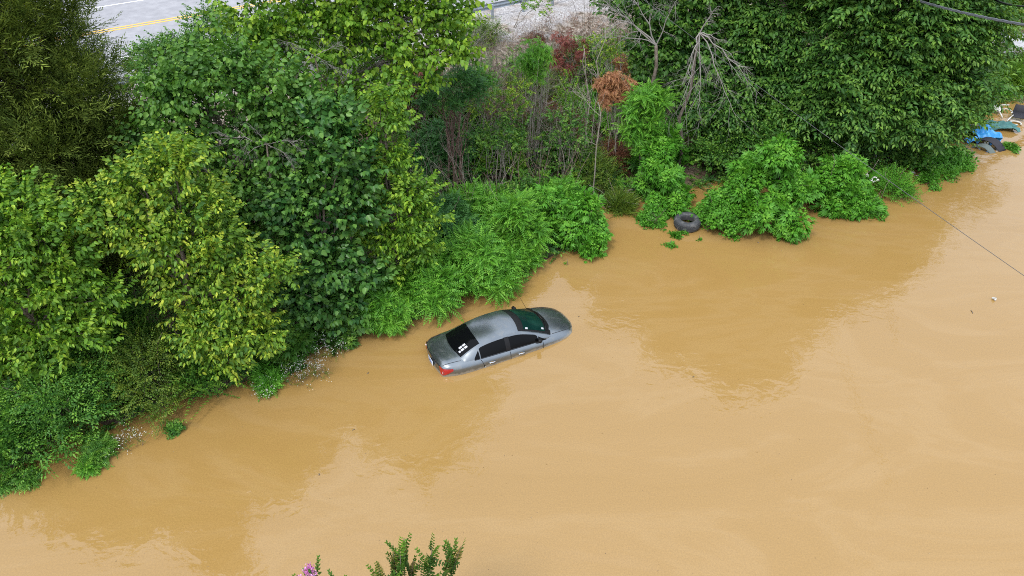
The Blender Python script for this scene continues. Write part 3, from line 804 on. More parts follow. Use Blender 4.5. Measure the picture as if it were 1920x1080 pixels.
sapling('sapling', 'low sapling with dark wine-red drooping leaves against the rubble', 'sapling', (1010, 130), (1008, 75), 2, 'droopred', 'rust', [(1008,72,0,.4),(1000,80,0,.3)], group=SG, sc=.8)
sapling('sapling', 'tall bare forked pale sapling beside the orange sapling', 'sapling', (1105, 290), (1105, 85), 3, None, None, [], group=SG, r=.032)
sapling('sapling', 'single bare pale stem rising straight from the water edge', 'sapling', (1119, 345), (1122, 190), 1, None, None, [], group=SG, r=.03)
sapling('sapling', 'sapling with yellow-green and orange leaves at the forest edge', 'sapling', (1150, 250), (1140, 90), 3, 'yellow', 'yellow', [(1125,95,0,.5),(1150,100,0,.45),(1120,125,0,.4),(1140,75,0,.4)], group=SG, sc=.75)
sapling('sumac_sapling', 'sumac with bright orange leaves between the bare stem and the green fern sapling', 'sumac', (1150, 290), (1150, 165), 3, 'droopred', 'orange', [(1150,148,0,.28),(1126,160,0,.26),(1176,158,0,.28),(1150,176,0,.3),(1136,188,0,.2),(1165,182,0,.2)], group=SG, sc=.72, dens=6)
sapling('sumac_sapling', 'small orange-leaved branch above the bright orange sumac', 'sumac', (1165, 230), (1160, 115), 2, 'droopred', 'orange', [(1162,112,0,.28),(1168,130,0,.22)], group=SG, sc=.6)
sapling('sumac_sapling', 'dark red sumac tucked under the right side of the light-green tree', 'sumac', (800, 250), (795, 165), 3, 'droopred', 'red', [(790,160,0,.5),(780,185,0,.4),(815,140,0,.25)], group=SG, sc=.85)
sapling('sumac_sapling', 'tall green fern-leaved sumac left of the dead grey branches', 'sumac', (1205, 310), (1205, 190), 5, 'sumac', 'sumac', [(1205,182,0,.5),(1190,205,0,.45),(1222,215,-.1,.45),(1195,245,-.2,.5),(1213,268,-.2,.45),(1235,188,0,.35)], group=SG, sc=.9, dens=4.2, bark='bark')
sapling('sapling', 'leafy green sapling low on the bank below the rust-red brush', 'sapling', (1060, 320), (1055, 230), 4, 'vine', 'vine', [(1050,230,0,.6),(1075,250,0,.6),(1040,265,-.1,.5),(1090,225,0,.5)], group=SG, sc=.9)
sapling('sapling', 'sapling with green leaves hanging by the bare red-brown stems', 'sapling', (940, 345), (945, 240), 3, 'vine', 'vine', [(930,250,0,.5),(965,235,0,.5),(900,260,0,.5),(960,270,-.1,.5)], group=SG, sc=.9)
sapling('sapling', 'bare twiggy reddish sapling on the middle of the bank', 'sapling', (862, 350), (840, 215), 5, None, None, [], group=SG, r=.03, bark='red_twig')
sapling('sapling', 'leafless greyish sapling below the guardrail', 'sapling', (880, 200), (880, 40), 4, 'shrub', 'olive', [(880,60,0,.4),(900,90,0,.4),(870,95,0,.35)], group=SG, r=.02, sc=.7, dens=3)
sapling('sapling', 'grey twiggy leafless bush beside the edge of the tall light-green tree', 'sapling', (860, 165), (862, 60), 6, 'redbud', 'olive', [(850,70,0,.4),(880,100,0,.35)], group=SG, r=.022, sc=.6, dens=3)
sapling('sapling', 'thin twiggy sapling with a few olive leaves on the rubble below the gravel', 'sapling', (950, 170), (945, 95), 5, 'shrub', 'olive', [(945,110,0,.4),(930,130,0,.35)], group=SG, r=.018, sc=.7, dens=3)
sapling('sapling', 'slender green-topped sapling among the stems right of the dark fern-leaved one', 'sapling', (905, 270), (900, 130), 3, 'sumac_small', 'sumac', [(900,140,0,.45),(880,150,0,.35),(920,155,0,.35)], group=SG, r=.018, sc=.8, dens=4)
sapling('sapling', 'yellowish sapling left of the tall bare forked one', 'sapling', (1075, 260), (1070, 150), 3, 'yellow', 'redbud', [(1070,160,0,.45),(1085,185,0,.4),(1055,190,0,.35)], group=SG, r=.018, sc=.75, dens=5)
sapling('sapling', 'leafy green sapling reaching over the guardrail at the top of the photo', 'sapling', (960, 110), (1000, -10), 2, 'redbud', 'redbud', [(985,5,-2,.35),(1015,12,-2,.3),(1005,-20,-2,.4),(950,-8,-2,.35)], group=SG, r=.02, sc=.8)
bush('brush_pile', 'low rust-brown brush in the middle of the embankment', 'brush', 1040, 215, 3.0, 1.2, 'tuft', L['rust'], dens=14, z0=1.6)
bush('brush_pile', 'brown withered brush between the bare stems and the gravel slope', 'brush', 930, 190, 3.0, 1.0, 'tuft', L['dryleaf'], dens=10, z0=1.8)
bush('brush_pile', 'rust-brown brush below the orange sumac', 'brush', 1150, 270, 1.6, 1.2, 'tuft', L['rust'], dens=12, z0=1.2)
for px, py, w_, h, kd, lm, lb in [
     (350, 225, 3.4, 1.9, 'vine', 'vine', 'leafy bush on the slope between the cedar and the heart-leaved tree'),
     (440, 190, 4.0, 2.4, 'vine', 'vine', 'leafy bush on the slope behind the heart-leaved tree'),
     (560, 190, 4.0, 2.3, 'shrub', 'vine', 'small-leaved bush on the slope under the tall light-green tree'),
     (680, 210, 3.8, 2.4, 'vine', 'vine', 'leafy bush at the trunk of the tall light-green tree'),
     (760, 230, 3.4, 2.6, 'vine', 'vine', 'leafy bush behind the dark red sumac'),
     (1000, 190, 2.6, 1.0, 'shrub', 'olive', 'thin olive shrub on the rubble left of the rust-brown brush'),
     (1110, 210, 2.4, 1.2, 'sumac_small', 'sumac', 'fern-leaved shrub beside the tall bare forked sapling'),
     (940, 290, 2.6, 1.3, 'vine', 'redbud', 'light green bush among the bare stems of the bank'),
     (1010, 260, 2.2, 1.2, 'shrub', 'vine', 'green small-leaved bush behind the leafless pale saplings'),
     (1070, 290, 2.2, 1.3, 'vine', 'vine', 'green bush at the foot of the tall bare forked sapling'),
     (830, 300, 2.4, 1.6, 'sumac', 'darksumac', 'dark fern-leaved undergrowth bush behind the slender tree'),
     (900, 390, 2.4, 1.5, 'sumac', 'sumac', 'green fern-leaved bush at the feet of the red-brown stems'),
     (980, 370, 2.4, 1.3, 'vine', 'vine', 'dark leafy bush between the bare stems and the vivid weeds'),
     (1050, 370, 2.2, 1.2, 'sumac_small', 'sumac', 'fern-leaved bush behind the tip of land'),
     (1110, 310, 1.9, 1.2, 'shrub', 'olive', 'yellowish-green bush above the driftwood pile'),
     (1165, 345, 1.1, .4, 'grass', 'olive', 'tuft of long grass at the head of the small inlet'),
     (1090, 150, 2.0, 1.3, 'vine', 'vine', 'green bush beside the dull red sapling'),
     (860, 250, 2.4, 1.2, 'vine', 'vine', 'green leafy bush behind the red-brown stems'),
     (905, 130, 2.0, .9, 'shrub', 'olive', 'olive shrub on the rubble below the guardrail'),
     (1170, 180, 2.2, 1.6, 'vine', 'vine', 'green vine-covered bush left of the dead grey tree')]:
    bush('shrub', lb, 'shrub', px, py, w_, h, kd, L[lm], dens=7, z0=1.0)

# ---- right side forest -------------------------------------------------------
tree('forest_tree', 'dense dark green tree at the top left of the right-hand wood behind the dead branches', 'tree', 28.5, 1260,
     [(1190,10,0,1.3),(1260,40,0,1.4),(1330,20,0,1.5),(1230,110,-.6,1.3),(1310,110,-.6,1.4),(1390,80,-.5,1.4),(1280,180,-1.2,1.1),(1230,-90,.5,1.8),(1350,-90,.5,1.9),(1280,-210,.5,1.9),(1380,-250,.5,1.7)],
     'mulberry', L['right'], dens=9.5, sc=1.65, sub=1.0, rs=.34, low=.0, jitter=.5, tr=.2)
tree('forest_tree', 'dark green tree filling the wood between the dead branches and the big large-leaved tree', 'tree', 27.5, 1450,
     [(1430,60,0,1.6),(1500,20,.3,1.6),(1400,150,-.6,1.3),(1470,140,-.6,1.5),(1380,210,-1.2,1.1),(1440,230,-1.4,1.2),(1340,210,-1.4,1.0),(1450,-90,.5,2),(1560,-110,.8,2),(1480,-230,.8,2.1),(1560,-330,.8,2.0),(1470,-400,.8,1.6)],
     'right', L['right'], dens=12, sc=1.35, sub=1.0, rs=.34, low=.0, up=.05, jitter=.5, tr=.22)
tree('forest_tree', 'big tree with large pointed green leaves overhanging the right of the bank', 'tree', 26.0, 1640,
     [(1600,60,0,1.5),(1680,90,0,1.6),(1760,90,0,1.6),(1800,92,0,1.2),(1560,140,-.3,1.4),(1640,160,-.5,1.5),(1720,170,-.6,1.5),(1800,170,-.5,1.2),(1530,200,-.8,1.1),(1600,220,-1.2,1.2),(1680,230,-1.4,1.1),(1760,225,-1.3,1.1),(1700,10,.3,1.8),(1800,20,.3,1.6),(1590,-40,.3,1.8),(1700,-110,.5,2),(1620,-210,.5,2),(1700,-290,.5,1.9),(1660,-380,.5,1.5)],
     'right', L['right'], dens=13, sc=1.45, sub=1.1, rs=.32, low=.0, up=.05, jitter=.5, tr=.26)
tree('forest_tree', 'lighter yellowish-green tree behind the cable at the top right corner', 'tree', 32.0, 1880,
     [(1835,20,0,1.5),(1900,8,0,1.3),(1880,52,-.4,.9),(1965,-20,.5,1.8),(1800,-50,.5,1.9),(1900,-90,.5,2.2)],
     'redbud', L['olive'], dens=5, sc=1.2, sub=1.0, rs=.42, tr=.2)
tree('forest_tree', 'dark green rounded tree low at the right end of the wood above the blue tarp', 'tree', 28.3, 1790,
     [(1790,225,-.3,1.0),(1740,240,-.5,1.0),(1825,160,0,.8),(1800,195,-.2,.7),(1700,260,-.7,.9)],
     'mulberry', L['right'], dens=7, sc=.85, sub=1.1, rs=.42, tr=.12)
for px, py, w_, h, kd, lm, lb in [
     (1345, 300, 2.8, 1.9, 'vine', 'vine', 'vine-covered mound left of the tall vines at the foot of the wood'),
     (1430, 300, 3.0, 2.6, 'vine', 'vine', 'tall vine-covered mound behind the largest weed clump'),
     (1520, 295, 2.8, 2.2, 'vine', 'vine', 'dark leafy bush under the left of the large-leaved tree'),
     (1600, 290, 2.6, 1.8, 'vine', 'right', 'dark leafy bush behind the yellow and white rubbish'),
     (1680, 285, 2.6, 1.5, 'vine', 'right', 'dark bush under the middle of the large-leaved tree'),
     (1300, 260, 2.2, 1.7, 'sumac_small', 'sumac', 'fern-leaved bush under the dead grey branches'),
     (1750, 300, 2.6, 1.0, 'rag_small', 'rag', 'green lobed bush at the water left of the half-sunk black mat'),
     (1795, 290, 1.7, .7, 'rag_small', 'rag', 'green weeds touching the half-sunk black mat'),
     (1808, 215, 2.0, 1.2, 'vine', 'vine', 'leafy bush directly behind the blue tarp'),
     (1890, 128, 3.4, 1.1, 'rag_small', 'olive', 'bright green bush below the pale concrete at the right edge'),
     (1848, 160, 2.2, .9, 'rag_small', 'rag', 'bright green low bush above the overturned white chair'),
     (1920, 150, 3.0, .9, 'grass', 'grass', 'bright tall grass behind the black folding chair')]:
    bush('shrub', lb, 'shrub', px, py, w_, h, kd, L[lm], dens=8 if kd != 'vine' else 9, z0=.4, sc=1.1 if kd == 'vine' else 1.0)

# ---- dead grey trees -----------------------------------------------------------
def dead(name, lb, base_px, Y, z, dirs, r=.06):
    p = V(base_px[0], base_px[1], Y); zb = float(terrain(p[0], Y))
    root = empty(name, (p[0], Y, zb), lb, 'dead tree')
    mb = MB(); tk = wander(np.array([p[0], Y, zb - .2]), p, 5, .1); mb.tube(tk, list(np.linspace(r * 1.5, r, len(tk))), 7)
    mb.build('trunk', M['bark'], root)
    for (a, c, dy, rr) in dirs:
        e = V(a, c, Y + dy); mb = MB(); ln = np.linalg.norm(e - p)
        tk = wander(p, e, 6, .14); mb.tube(tk, list(np.linspace(rr * .7, rr * .22, len(tk))), 6, cap=False)
        for q in range(2, 7):
            for k in range(2): twigs(mb, tk[q], unit(e - p) + rng.normal(0, .5, 3) - np.array([0, 0, .15]), ln * U(.22, .42), rr * .25, 2, .25, .5)
        mb.build('branch', M['dead_wood'], root)
dead('dead_tree', 'bare grey dead branches fanning out and drooping over the vines', (1312, 62), 24.6, 0, [(1395,140,-.6,.040),(1370,195,-.7,.035),(1290,130,-.6,.04),(1335,25,-.2,.035),(1310,200,-.8,.03),(1285,190,-.6,.03),(1350,75,-.3,.03)], r=.045)
dead('dead_tree', 'pale bare dead tree leaning out above the gravel at the top of the photo', (1230, 85), 26.0, 0, [(1150,25,-.2,.05),(1120,5,-.2,.04),(1185,-20,0,.04),(1265,5,-.2,.035),(1130,70,-.4,.03)])
dead('dead_tree', 'grey leafless branches arching below the guardrail beside the light-green tree', (880, 110), 26.0, 0, [(910,60,0,.02),(940,110,-.2,.018),(850,60,0,.02),(870,40,0,.018)], r=.03)
bush('brush_pile', 'brown tangled brush under the dead grey branches', 'brush', 1310, 245, 2.2, 1.1, 'tuft', L['dryleaf'], dens=9, z0=.9)
dead('dead_tree', 'grey bare branches showing in a hollow of the heart-leaved tree', (500, 270), 16.9, 0, [(420,255,-.2,.022),(560,262,-.2,.02),(545,300,-.2,.018),(440,300,-.2,.018),(470,235,-.1,.016)], r=.022)
dead('dead_tree', 'thin grey bare branches among the light-green leaves near the guardrail', (590, 105), 19.6, 0, [(540,80,-.2,.02),(640,85,-.2,.02),(560,130,-.2,.018),(630,130,-.2,.018)], r=.02)
# driftwood
p = P(1150, 378, .15); root = empty('driftwood_pile', (p[0], p[1], 0), 'dark pile of driftwood sticks washed up at the head of the inlet', 'driftwood')
for nm, m_, c_ in (('dark_stick', 'bark', 26), ('pale_stick', 'dead_wood', 10)):
    mb = MB()
    for k in range(c_):
        q = p + np.array([U(-.7, .7), U(-.5, .6), U(.0, .3)]); d = np.array([U(.3, 1), U(-.9, .3), U(-.25, .25)]); d /= np.linalg.norm(d); l = U(.3, .9)
        mb.tube([q - d * l / 2, q + rng.normal(0, .03, 3), q + d * l / 2], [U(.01, .022), .015, .008], 5)
    mb.build(nm, M[m_], root)

# ---- crape myrtle in the foreground ----------------------------------------------
crx = P(760, 1290, 0)
root = empty('crape_myrtle', (crx[0], crx[1], terrain(crx[0], crx[1])), 'crape myrtle with green shoots, seed heads and a pink flower at the bottom edge', 'shrub')
tips = [(757,1003,3.9,1),(865,1018,3.9,1),(810,1020,3.9,0),(738,1030,3.8,1),(750,1028,3.9,0),(708,1048,3.8,1),(775,1045,3.8,1),(700,1072,3.6,1),(800,1060,3.6,0),(845,1035,3.9,1),(575,1058,3.9,2),(560,1078,3.9,2),(625,1078,3.7,1),
        (790,1090,3.4,0),(740,1090,3.4,0),(660,1100,3.4,1),(830,1110,3.2,0),(600,1110,3.3,0)]
mb = MB(); sp, sx, spk, pk = [], [], [], []
o = np.array([crx[0], crx[1], -.3])
for (a, c, z, kd) in tips:
    t = P(a, c + 6, z + rng.normal(0, .15)); mid = o * .35 + t * .65 + np.array([0, 0, -.2]) + rng.normal(0, .05, 3)
    mb.tube([o + rng.normal(0, .08, 3), o * .7 + t * .3 + rng.normal(0, .05, 3), mid, t], [.03, .02, .012, .004], 5)
    d = unit(t - mid)
    n_ = 3
    for k in range(n_):
        sp.append(t - d * (.36 * (k + 1) + (0 if kd else -.3))); sx.append(d + rng.normal(0, .12, 3))
    for k in range(6): sp.append(t - d * U(.35, 1.0)); sx.append(d + rng.normal(0, .45, 3))
    if kd == 1: spk.append((t - d * .34, d))
    if kd == 2: pk.append((t - d * .12, d))
mb.build('stem', M['bark'], root)
v, f, t = scatter('shoot', np.array(sp), np.array(sx), np.tile([0, -.4, 1.], (len(sp), 1)) + rng.normal(0, .3, (len(sp), 3)), np.full(len(sp), 1.0))
mesh_np('foliage', v, [f], L['crape'], root, tint=t)
for a, d in spk:
    zz = np.array([d]); xd = np.cross(zz, [[1., 0, 0]])
    v, f, t = scatter('spike', np.array([a]), xd, zz, np.array([U(.85, 1.1)])); mesh_np('seed_head', v, [f], L['pod'], root, tint=t)
for a, d in pk:
    T = Tpl()
    for k in range(260):
        T.add(blade(a + rng.normal(0, .036, 3) + d * U(-.05, .10), rng.normal(size=3), rng.normal(size=3), .035, .028, U(0, 1)))
    v, f, t = T.done(); mesh_np('blossom', v, [f], L['pink'], root, tint=t)

# ---- ground cover of the bank (uncountable) -----------------------------------------
def cover(name, kind, lm, n_, x0, x1, t0, t1, sc, hmax, seed):
    r_ = np.random.default_rng(seed)
    x = r_.uniform(x0, x1, n_); ys = np.interp(x, SHP[:, 0], SHP[:, 1]); yr = np.maximum(rail_y(x) - .9, ys + 5)
    t = r_.uniform(t0, t1, n_); y = ys + t * (yr - ys); z = terrain(x, y)
    ok = z > -.1
    cl = np.sin(x * 1.1 + np.sin(y * 1.7) * 2) * np.sin(y * .9 + x * .4)
    ok &= (cl > -.75); x, y, z, cl = x[ok], y[ok], z[ok], cl[ok]
    pos = np.stack([x, y, z + r_.uniform(0.05, 1, len(x)) * hmax * (.6 + .4 * cl)], 1)
    if kind in ('sumac', 'sumac_small', 'rag', 'rag_small', 'grass', 'tuft'):
        xd = r_.normal(size=pos.shape); zz = np.array([0, -.3, 1.]) + r_.normal(0, .25, pos.shape)
    else:
        xd = r_.normal(size=pos.shape) * np.array([1, 1, .3]) + np.array([0, -.3, 0]); zz = np.array([0, 0, 1.]) + r_.normal(0, .3, pos.shape)
    v, f, tt = scatter(kind, pos, xd, zz, sc * r_.uniform(.7, 1.2, len(pos)))
    o = mesh_np(name, v, [f], L[lm], None, tint=tt); tag(o, kind='stuff'); return o
cover('undergrowth', 'vine', 'vine', 8000, -22, 26, -.02, .62, 1.0, .6, 1)
cover('undergrowth_ferns', 'sumac_small', 'darksumac', 1500, -18, 20, .0, .7, 1.0, .6, 2)
cover('undergrowth_brush', 'tuft', 'dryleaf', 1900, -16, 12, .15, .9, 1.0, .35, 3)
cover('undergrowth_shrubs', 'shrub', 'shrub', 1700, -22, 34, .0, .7, 1.1, .7, 4)
r3 = np.random.default_rng(9)
for nm, mt, cnt in (('dry_stems', 'pale_bark', 400), ('brown_stems', 'red_twig', 330)):
    mb = MB()
    for k in range(cnt):
        x = r3.uniform(-14, 13) if k % 4 == 0 else r3.uniform(-4, 6.5); ys = float(np.interp(x, SHP[:, 0], SHP[:, 1])); y = ys + r3.uniform(.15, .74) * max(5, rail_y(x) - .9 - ys); z = float(terrain(x, y))
        a = np.array([x, y, z - .05]); h = r3.uniform(.6, 2.7); e = a + np.array([r3.normal(0, .3) * h, r3.normal(-.1, .25) * h, h]); m_ = a * .5 + e * .5 + r3.normal(0, .12, 3)
        mb.tube([a, m_, e], [.013, .009, .004], 4, cap=False)
        for q in range(2): f0 = m_ * (1 - q * .5) + e * q * .5; mb.tube([f0, f0 + (e - m_) * .5 + r3.normal(0, .18, 3), e + r3.normal(0, .4, 3)], [.006, .004, .002], 3, cap=False)
    o = mb.build(nm, M[mt]); tag(o, kind='stuff')
cover('undergrowth_withered', 'tuft', 'rust', 700, -4, 6.5, .3, .9, 1.2, .7, 6)
cover('undergrowth_weeds', 'sumac_small', 'sumac', 620, -5, 7, .05, .75, .9, .9, 7)
cover('undergrowth_young', 'yellow', 'redbud', 1000, -6, 7, .1, .72, .85, 1.4, 8)
cover('grass', 'grass', 'grass', 900, 16, 34, .0, .5, 1.0, .1, 5)

# ================================================================ the car
M['paint'] = mat('car_paint', (.19, .215, .235), .27, .88, noise=(3.0, (.215, .24, .255), .4, .65), coat=.35)
n = M['paint'].node_tree; b = n.nodes['Principled BSDF']
src = b.inputs['Base Color'].links[0].from_socket
g_ = n.nodes.new('ShaderNodeNewGeometry'); sz = n.nodes.new('ShaderNodeSeparateXYZ'); n.links.new(g_.outputs['Position'], sz.inputs[0])
ns = n.nodes.new('ShaderNodeTexNoise'); ns.inputs['Scale'].default_value = 9; ns.inputs['Detail'].default_value = 5; n.links.new(g_.outputs['Position'], ns.inputs['Vector'])
ma = n.nodes.new('ShaderNodeMath'); ma.operation = 'MULTIPLY_ADD'; ma.inputs[1].default_value = -.16; n.links.new(ns.outputs['Fac'], ma.inputs[0]); n.links.new(sz.outputs[2], ma.inputs[2])
mr = n.nodes.new('ShaderNodeMapRange'); mr.inputs[1].default_value = -.05; mr.inputs[2].default_value = .0; mr.inputs[3].default_value = .75; mr.inputs[4].default_value = 0; n.links.new(ma.outputs[0], mr.inputs[0])
# dust film and scuffs on the upper panels
du = n.nodes.new('ShaderNodeTexNoise'); du.inputs['Scale'].default_value = 2.6; du.inputs['Detail'].default_value = 9; du.inputs['Distortion'].default_value = 2.5; n.links.new(g_.outputs['Position'], du.inputs['Vector'])
dr = n.nodes.new('ShaderNodeMapRange'); dr.inputs[1].default_value = .52; dr.inputs[2].default_value = .72; dr.inputs[4].default_value = .2; n.links.new(du.outputs['Fac'], dr.inputs[0])
mx = n.nodes.new('ShaderNodeMath'); mx.operation = 'MAXIMUM'; n.links.new(mr.outputs[0], mx.inputs[0]); n.links.new(dr.outputs[0], mx.inputs[1])
mc = n.nodes.new('ShaderNodeMixRGB'); mc.inputs[2].default_value = (.30, .26, .19, 1); n.links.new(mx.outputs[0], mc.inputs[0]); n.links.new(src, mc.inputs[1]); n.links.new(mc.outputs[0], b.inputs['Base Color'])
me_ = n.nodes.new('ShaderNodeMapRange'); me_.inputs[3].default_value = .88; me_.inputs[4].default_value = .1; n.links.new(mx.outputs[0], me_.inputs[0]); n.links.new(me_.outputs[0], b.inputs['Metallic'])
M['glass'] = mat('tinted_glass', (.003, .0034, .004), .05, spec=.12)
M['ws_glass'] = mat('windscreen_glass', (.004, .022, .018), .05, spec=.3, noise=(2.4, (.010, .045, .034), .45, .7))
M['blackplastic'] = mat('black_plastic', (.008, .008, .009), .45, spec=.25)
M['rubber'] = mat('rubber', (.045, .048, .053), .7, noise=(6, (.12, .12, .115), .5, .75), bump=(60, .3, .004))
M['seam'] = mat('seam', (.01, .01, .01), .8)
M['chrome'] = mat('chrome', (.6, .62, .64), .2, 1.0)
M['red_lens'] = mat('red_lens', (.36, .010, .010), .15, coat=.5)
M['clear_lens'] = mat('clear_lens', (.75, .6, .6), .15, coat=.5)
M['plate'] = mat('number_plate', (.68, .74, .80), .4)
M['blue_ink'] = mat('blue_ink', (.06, .12, .35), .5)
M['white_sticker'] = mat('white_sticker', (.50, .51, .54), .5)

kx = lambda xs_, ys_: (lambda x: catmull(xs_, ys_, x))
zc_low = kx([0, .06, .15, .35, .62, 1.2, 2.4, 3.3, 3.5, 3.9, 4.2, 4.38, 4.5], [.99, 1.05, 1.075, 1.095, 1.10, 1.09, 1.06, 1.04, 1.02, .945, .86, .765, .62])
zs_f = kx([0, .1, .4, .8, 1.2, 2.0, 3.0, 3.5, 4.0, 4.3, 4.5], [.93, .98, 1.00, 1.00, .985, .96, .93, .905, .825, .72, .55])
yb_f = kx([0, .1, .4, .8, 1.4, 2.2, 3.2, 3.7, 4.05, 4.3, 4.43, 4.5], [.655, .69, .74, .775, .80, .81, .79, .745, .66, .50, .33, .15])
ym_f = kx([0, .1, .4, .8, 1.4, 2.2, 3.2, 3.7, 4.05, 4.3, 4.43, 4.5], [.70, .745, .82, .86, .875, .88, .875, .84, .76, .60, .42, .22])
def sect(x):
    zc, zs, yb, ym = zc_low(x), zs_f(x), yb_f(x), ym_f(x)
    s = np.array([(0, zc), (.35*yb, zc - .004), (.65*yb, zc*.88 + zs*.12), (.86*yb, zc*.5 + zs*.5), (yb, zs), (yb*.35 + ym*.65, zs - .05), (ym*.985 + yb*.015, zs - .13),
                  (ym, zs - .24), (ym + .004, zs*.35 + .52*.65), (ym - .01, .42), (ym - .05, .28), (ym - .16, .2)])
    return s
def rearshift(x, y, z):
    k = max(0, 1 - x / .7)
    s = .13 * (abs(y) / .8) ** 2.5 * k
    return x + s - .05 * max(0, 1 - x / .12) * float(smooth(np.array((.86 - z) / .25)))
def side_pt(x, w_, off=0.0, sg=-1):
    """body side: w_ 0..1 from the shoulder down"""
    s = sect(x)[4:]; i = w_ * (len(s) - 1); a = int(min(i, len(s) - 2)); t = i - a
    y, z = s[a] * (1 - t) + s[a + 1] * t
    return (rearshift(x, y, z), sg * (y + off), z + off * .2)
zc_g = kx([.5, .62, .9, 1.25, 1.65, 2.05, 2.45, 2.8, 3.15, 3.42], [1.06, 1.095, 1.235, 1.365, 1.425, 1.435, 1.40, 1.28, 1.13, 1.0])
yr_f = kx([.5, .62, .9, 1.25, 1.65, 2.05, 2.45, 2.8, 3.15, 3.42], [.60, .60, .575, .545, .55, .56, .575, .615, .665, .71])
zr_f = kx([.5, .62, .9, 1.25, 1.65, 2.05, 2.45, 2.8, 3.15, 3.42], [1.03, 1.06, 1.175, 1.295, 1.365, 1.375, 1.335, 1.215, 1.075, .965])
def bul(x): return .17 * float(smooth(np.array((x - 2.1) / .7))) - .10 * float(smooth(np.array((1.5 - x) / .6)))
def top_pt(x, v, off=0.0):
    zc, yr, zr = zc_g(x), yr_f(x), zr_f(x)
    return (x + bul(x) * (1 - v * v), v * yr, zc + (zr - zc) * abs(v) ** 2.3 + off)
def gside_pt(x, w_, off=0.0, sg=-1):
    """greenhouse side: w_ 0 belt .. 1 cant rail"""
    yb, zb, yr, zr = yb_f(x) - .015, zs_f(x) - .01, yr_f(x), zr_f(x)
    y = yb + (yr - yb) * w_ + .035 * math.sin(math.pi * w_) * (1 if zr - zb > .1 else .3)
    return (x, sg * (y + off), zb + (zr - zb) * w_ + off * .4)

car = empty('parked_car', (-.28, 15.03, 0), 'dark grey four-door saloon car half sunk in the brown flood water', 'car')
CAR_M = Matrix.Rotation(R(26.1), 4, 'Z') @ Matrix.Rotation(R(.4), 4, 'Y') @ Matrix.Rotation(R(-2.0), 4, 'X') @ Matrix.Translation((.05, 0, -.715)) @ Matrix.Scale(.972, 4) @ Matrix.Translation((-2.25, 0, 0))
def cpart(name, mb, m, parent=None, sm=True, solid=0.0):
    o = mb.build(name, M[m], None, sm=sm, world=False, solid=solid)
    o.parent = parent or car
    if parent is None: o.data.transform(CAR_M)
    else: o.data.transform(CAR_M)
    return o
# body shell
mb = MB(); XS = np.concatenate([[0, .03, .07], np.linspace(.12, 4.2, 62), [4.27, 4.33, 4.38, 4.42, 4.45, 4.475, 4.49, 4.5]])
for sg in (-1, 1):
    g = []
    for x in XS:
        row = []
        s = sect(x)
        for (y, z) in s: row.append((rearshift(x, y, z), sg * y, z))
        g.append(row)
    mb.grid(g if sg < 0 else [r[::-1] for r in g])
s0 = sect(0.0); mb.grid([[(rearshift(0, y * v, z), y * v, z) for v in np.linspace(-1, 1, 11)] for y, z in s0])
s1 = sect(4.5); mb.grid([[(4.5 + .02 * (1 - v * v), y * v, z) for v in np.linspace(1, -1, 7)] for y, z in s1])
cpart('body', mb, 'paint')
# greenhouse: roof skin with its pillars
mb = MB(); GX = np.linspace(.5, 3.42, 54)
mb.grid([[top_pt(x, v) for v in np.linspace(1, -1, 19)] for x in GX])
for sg in (-1, 1):
    mb.grid([[gside_pt(x, w_, 0, sg) for w_ in (np.linspace(0, 1, 9) if sg > 0 else np.linspace(1, 0, 9))] for x in GX])
cpart('roof', mb, 'paint')
def tgrid(x0, x1, v0, v1, off, a=16, b_=16, xb=0.0):
    return [[top_pt(x0 + (x1 - x0) * i / a, v1 + (v0 - v1) * j / b_, off) for j in range(b_ + 1)] for i in range(a + 1)]
mb = MB(); mb.grid(tgrid(.66, 1.26, -.93, .93, .006)); rw = cpart('rear_window', mb, 'glass')
mb = MB(); mb.grid(tgrid(2.44, 3.36, -.95, .95, .006)); cpart('windshield', mb, 'blackplastic')
mb = MB(); mb.grid(tgrid(2.60, 3.26, -.86, .86, .010)); cpart('windshield_glass', mb, 'ws_glass')
mb = MB(); mb.grid(tgrid(3.33, 3.43, -1.0, 1.0, .012, 3)); cpart('cowl', mb, 'blackplastic')
for v0, v1 in ((.55, -.12), (-.15, -.8)):
    mb = MB(); mb.tube([np.array(top_pt(3.36, v0, .03)), np.array(top_pt(3.32, v0 * .6 + v1 * .4, .035)), np.array(top_pt(3.30, v1, .03))], .011, 5); cpart('wiper', mb, 'blackplastic')
# small white stickers on the glass
for (x, v, a, b_) in ((.83, -.69, .085, .043), (.83, -.52, .085, .043), (.935, -.69, .085, .043), (.935, -.52, .085, .043), (.745, -.69, .05, .043)):
    mb = MB(); q = [top_pt(x - a/2, v - b_*1.3, .010), top_pt(x + a/2, v - b_*1.3, .010), top_pt(x + a/2, v + b_*1.3, .010), top_pt(x - a/2, v + b_*1.3, .010)]; mb.grid([[q[0], q[3]], [q[1], q[2]]]); cpart('sticker', mb, 'white_sticker', sm=False)
for (x, v) in ((2.66, -.80), (3.16, -.72)):
    mb = MB(); mb.grid([[top_pt(x, v - .05, .014), top_pt(x, v + .05, .014)], [top_pt(x + .07, v - .05, .014), top_pt(x + .07, v + .05, .014)]]); cpart('sticker', mb, 'white_sticker', sm=False)
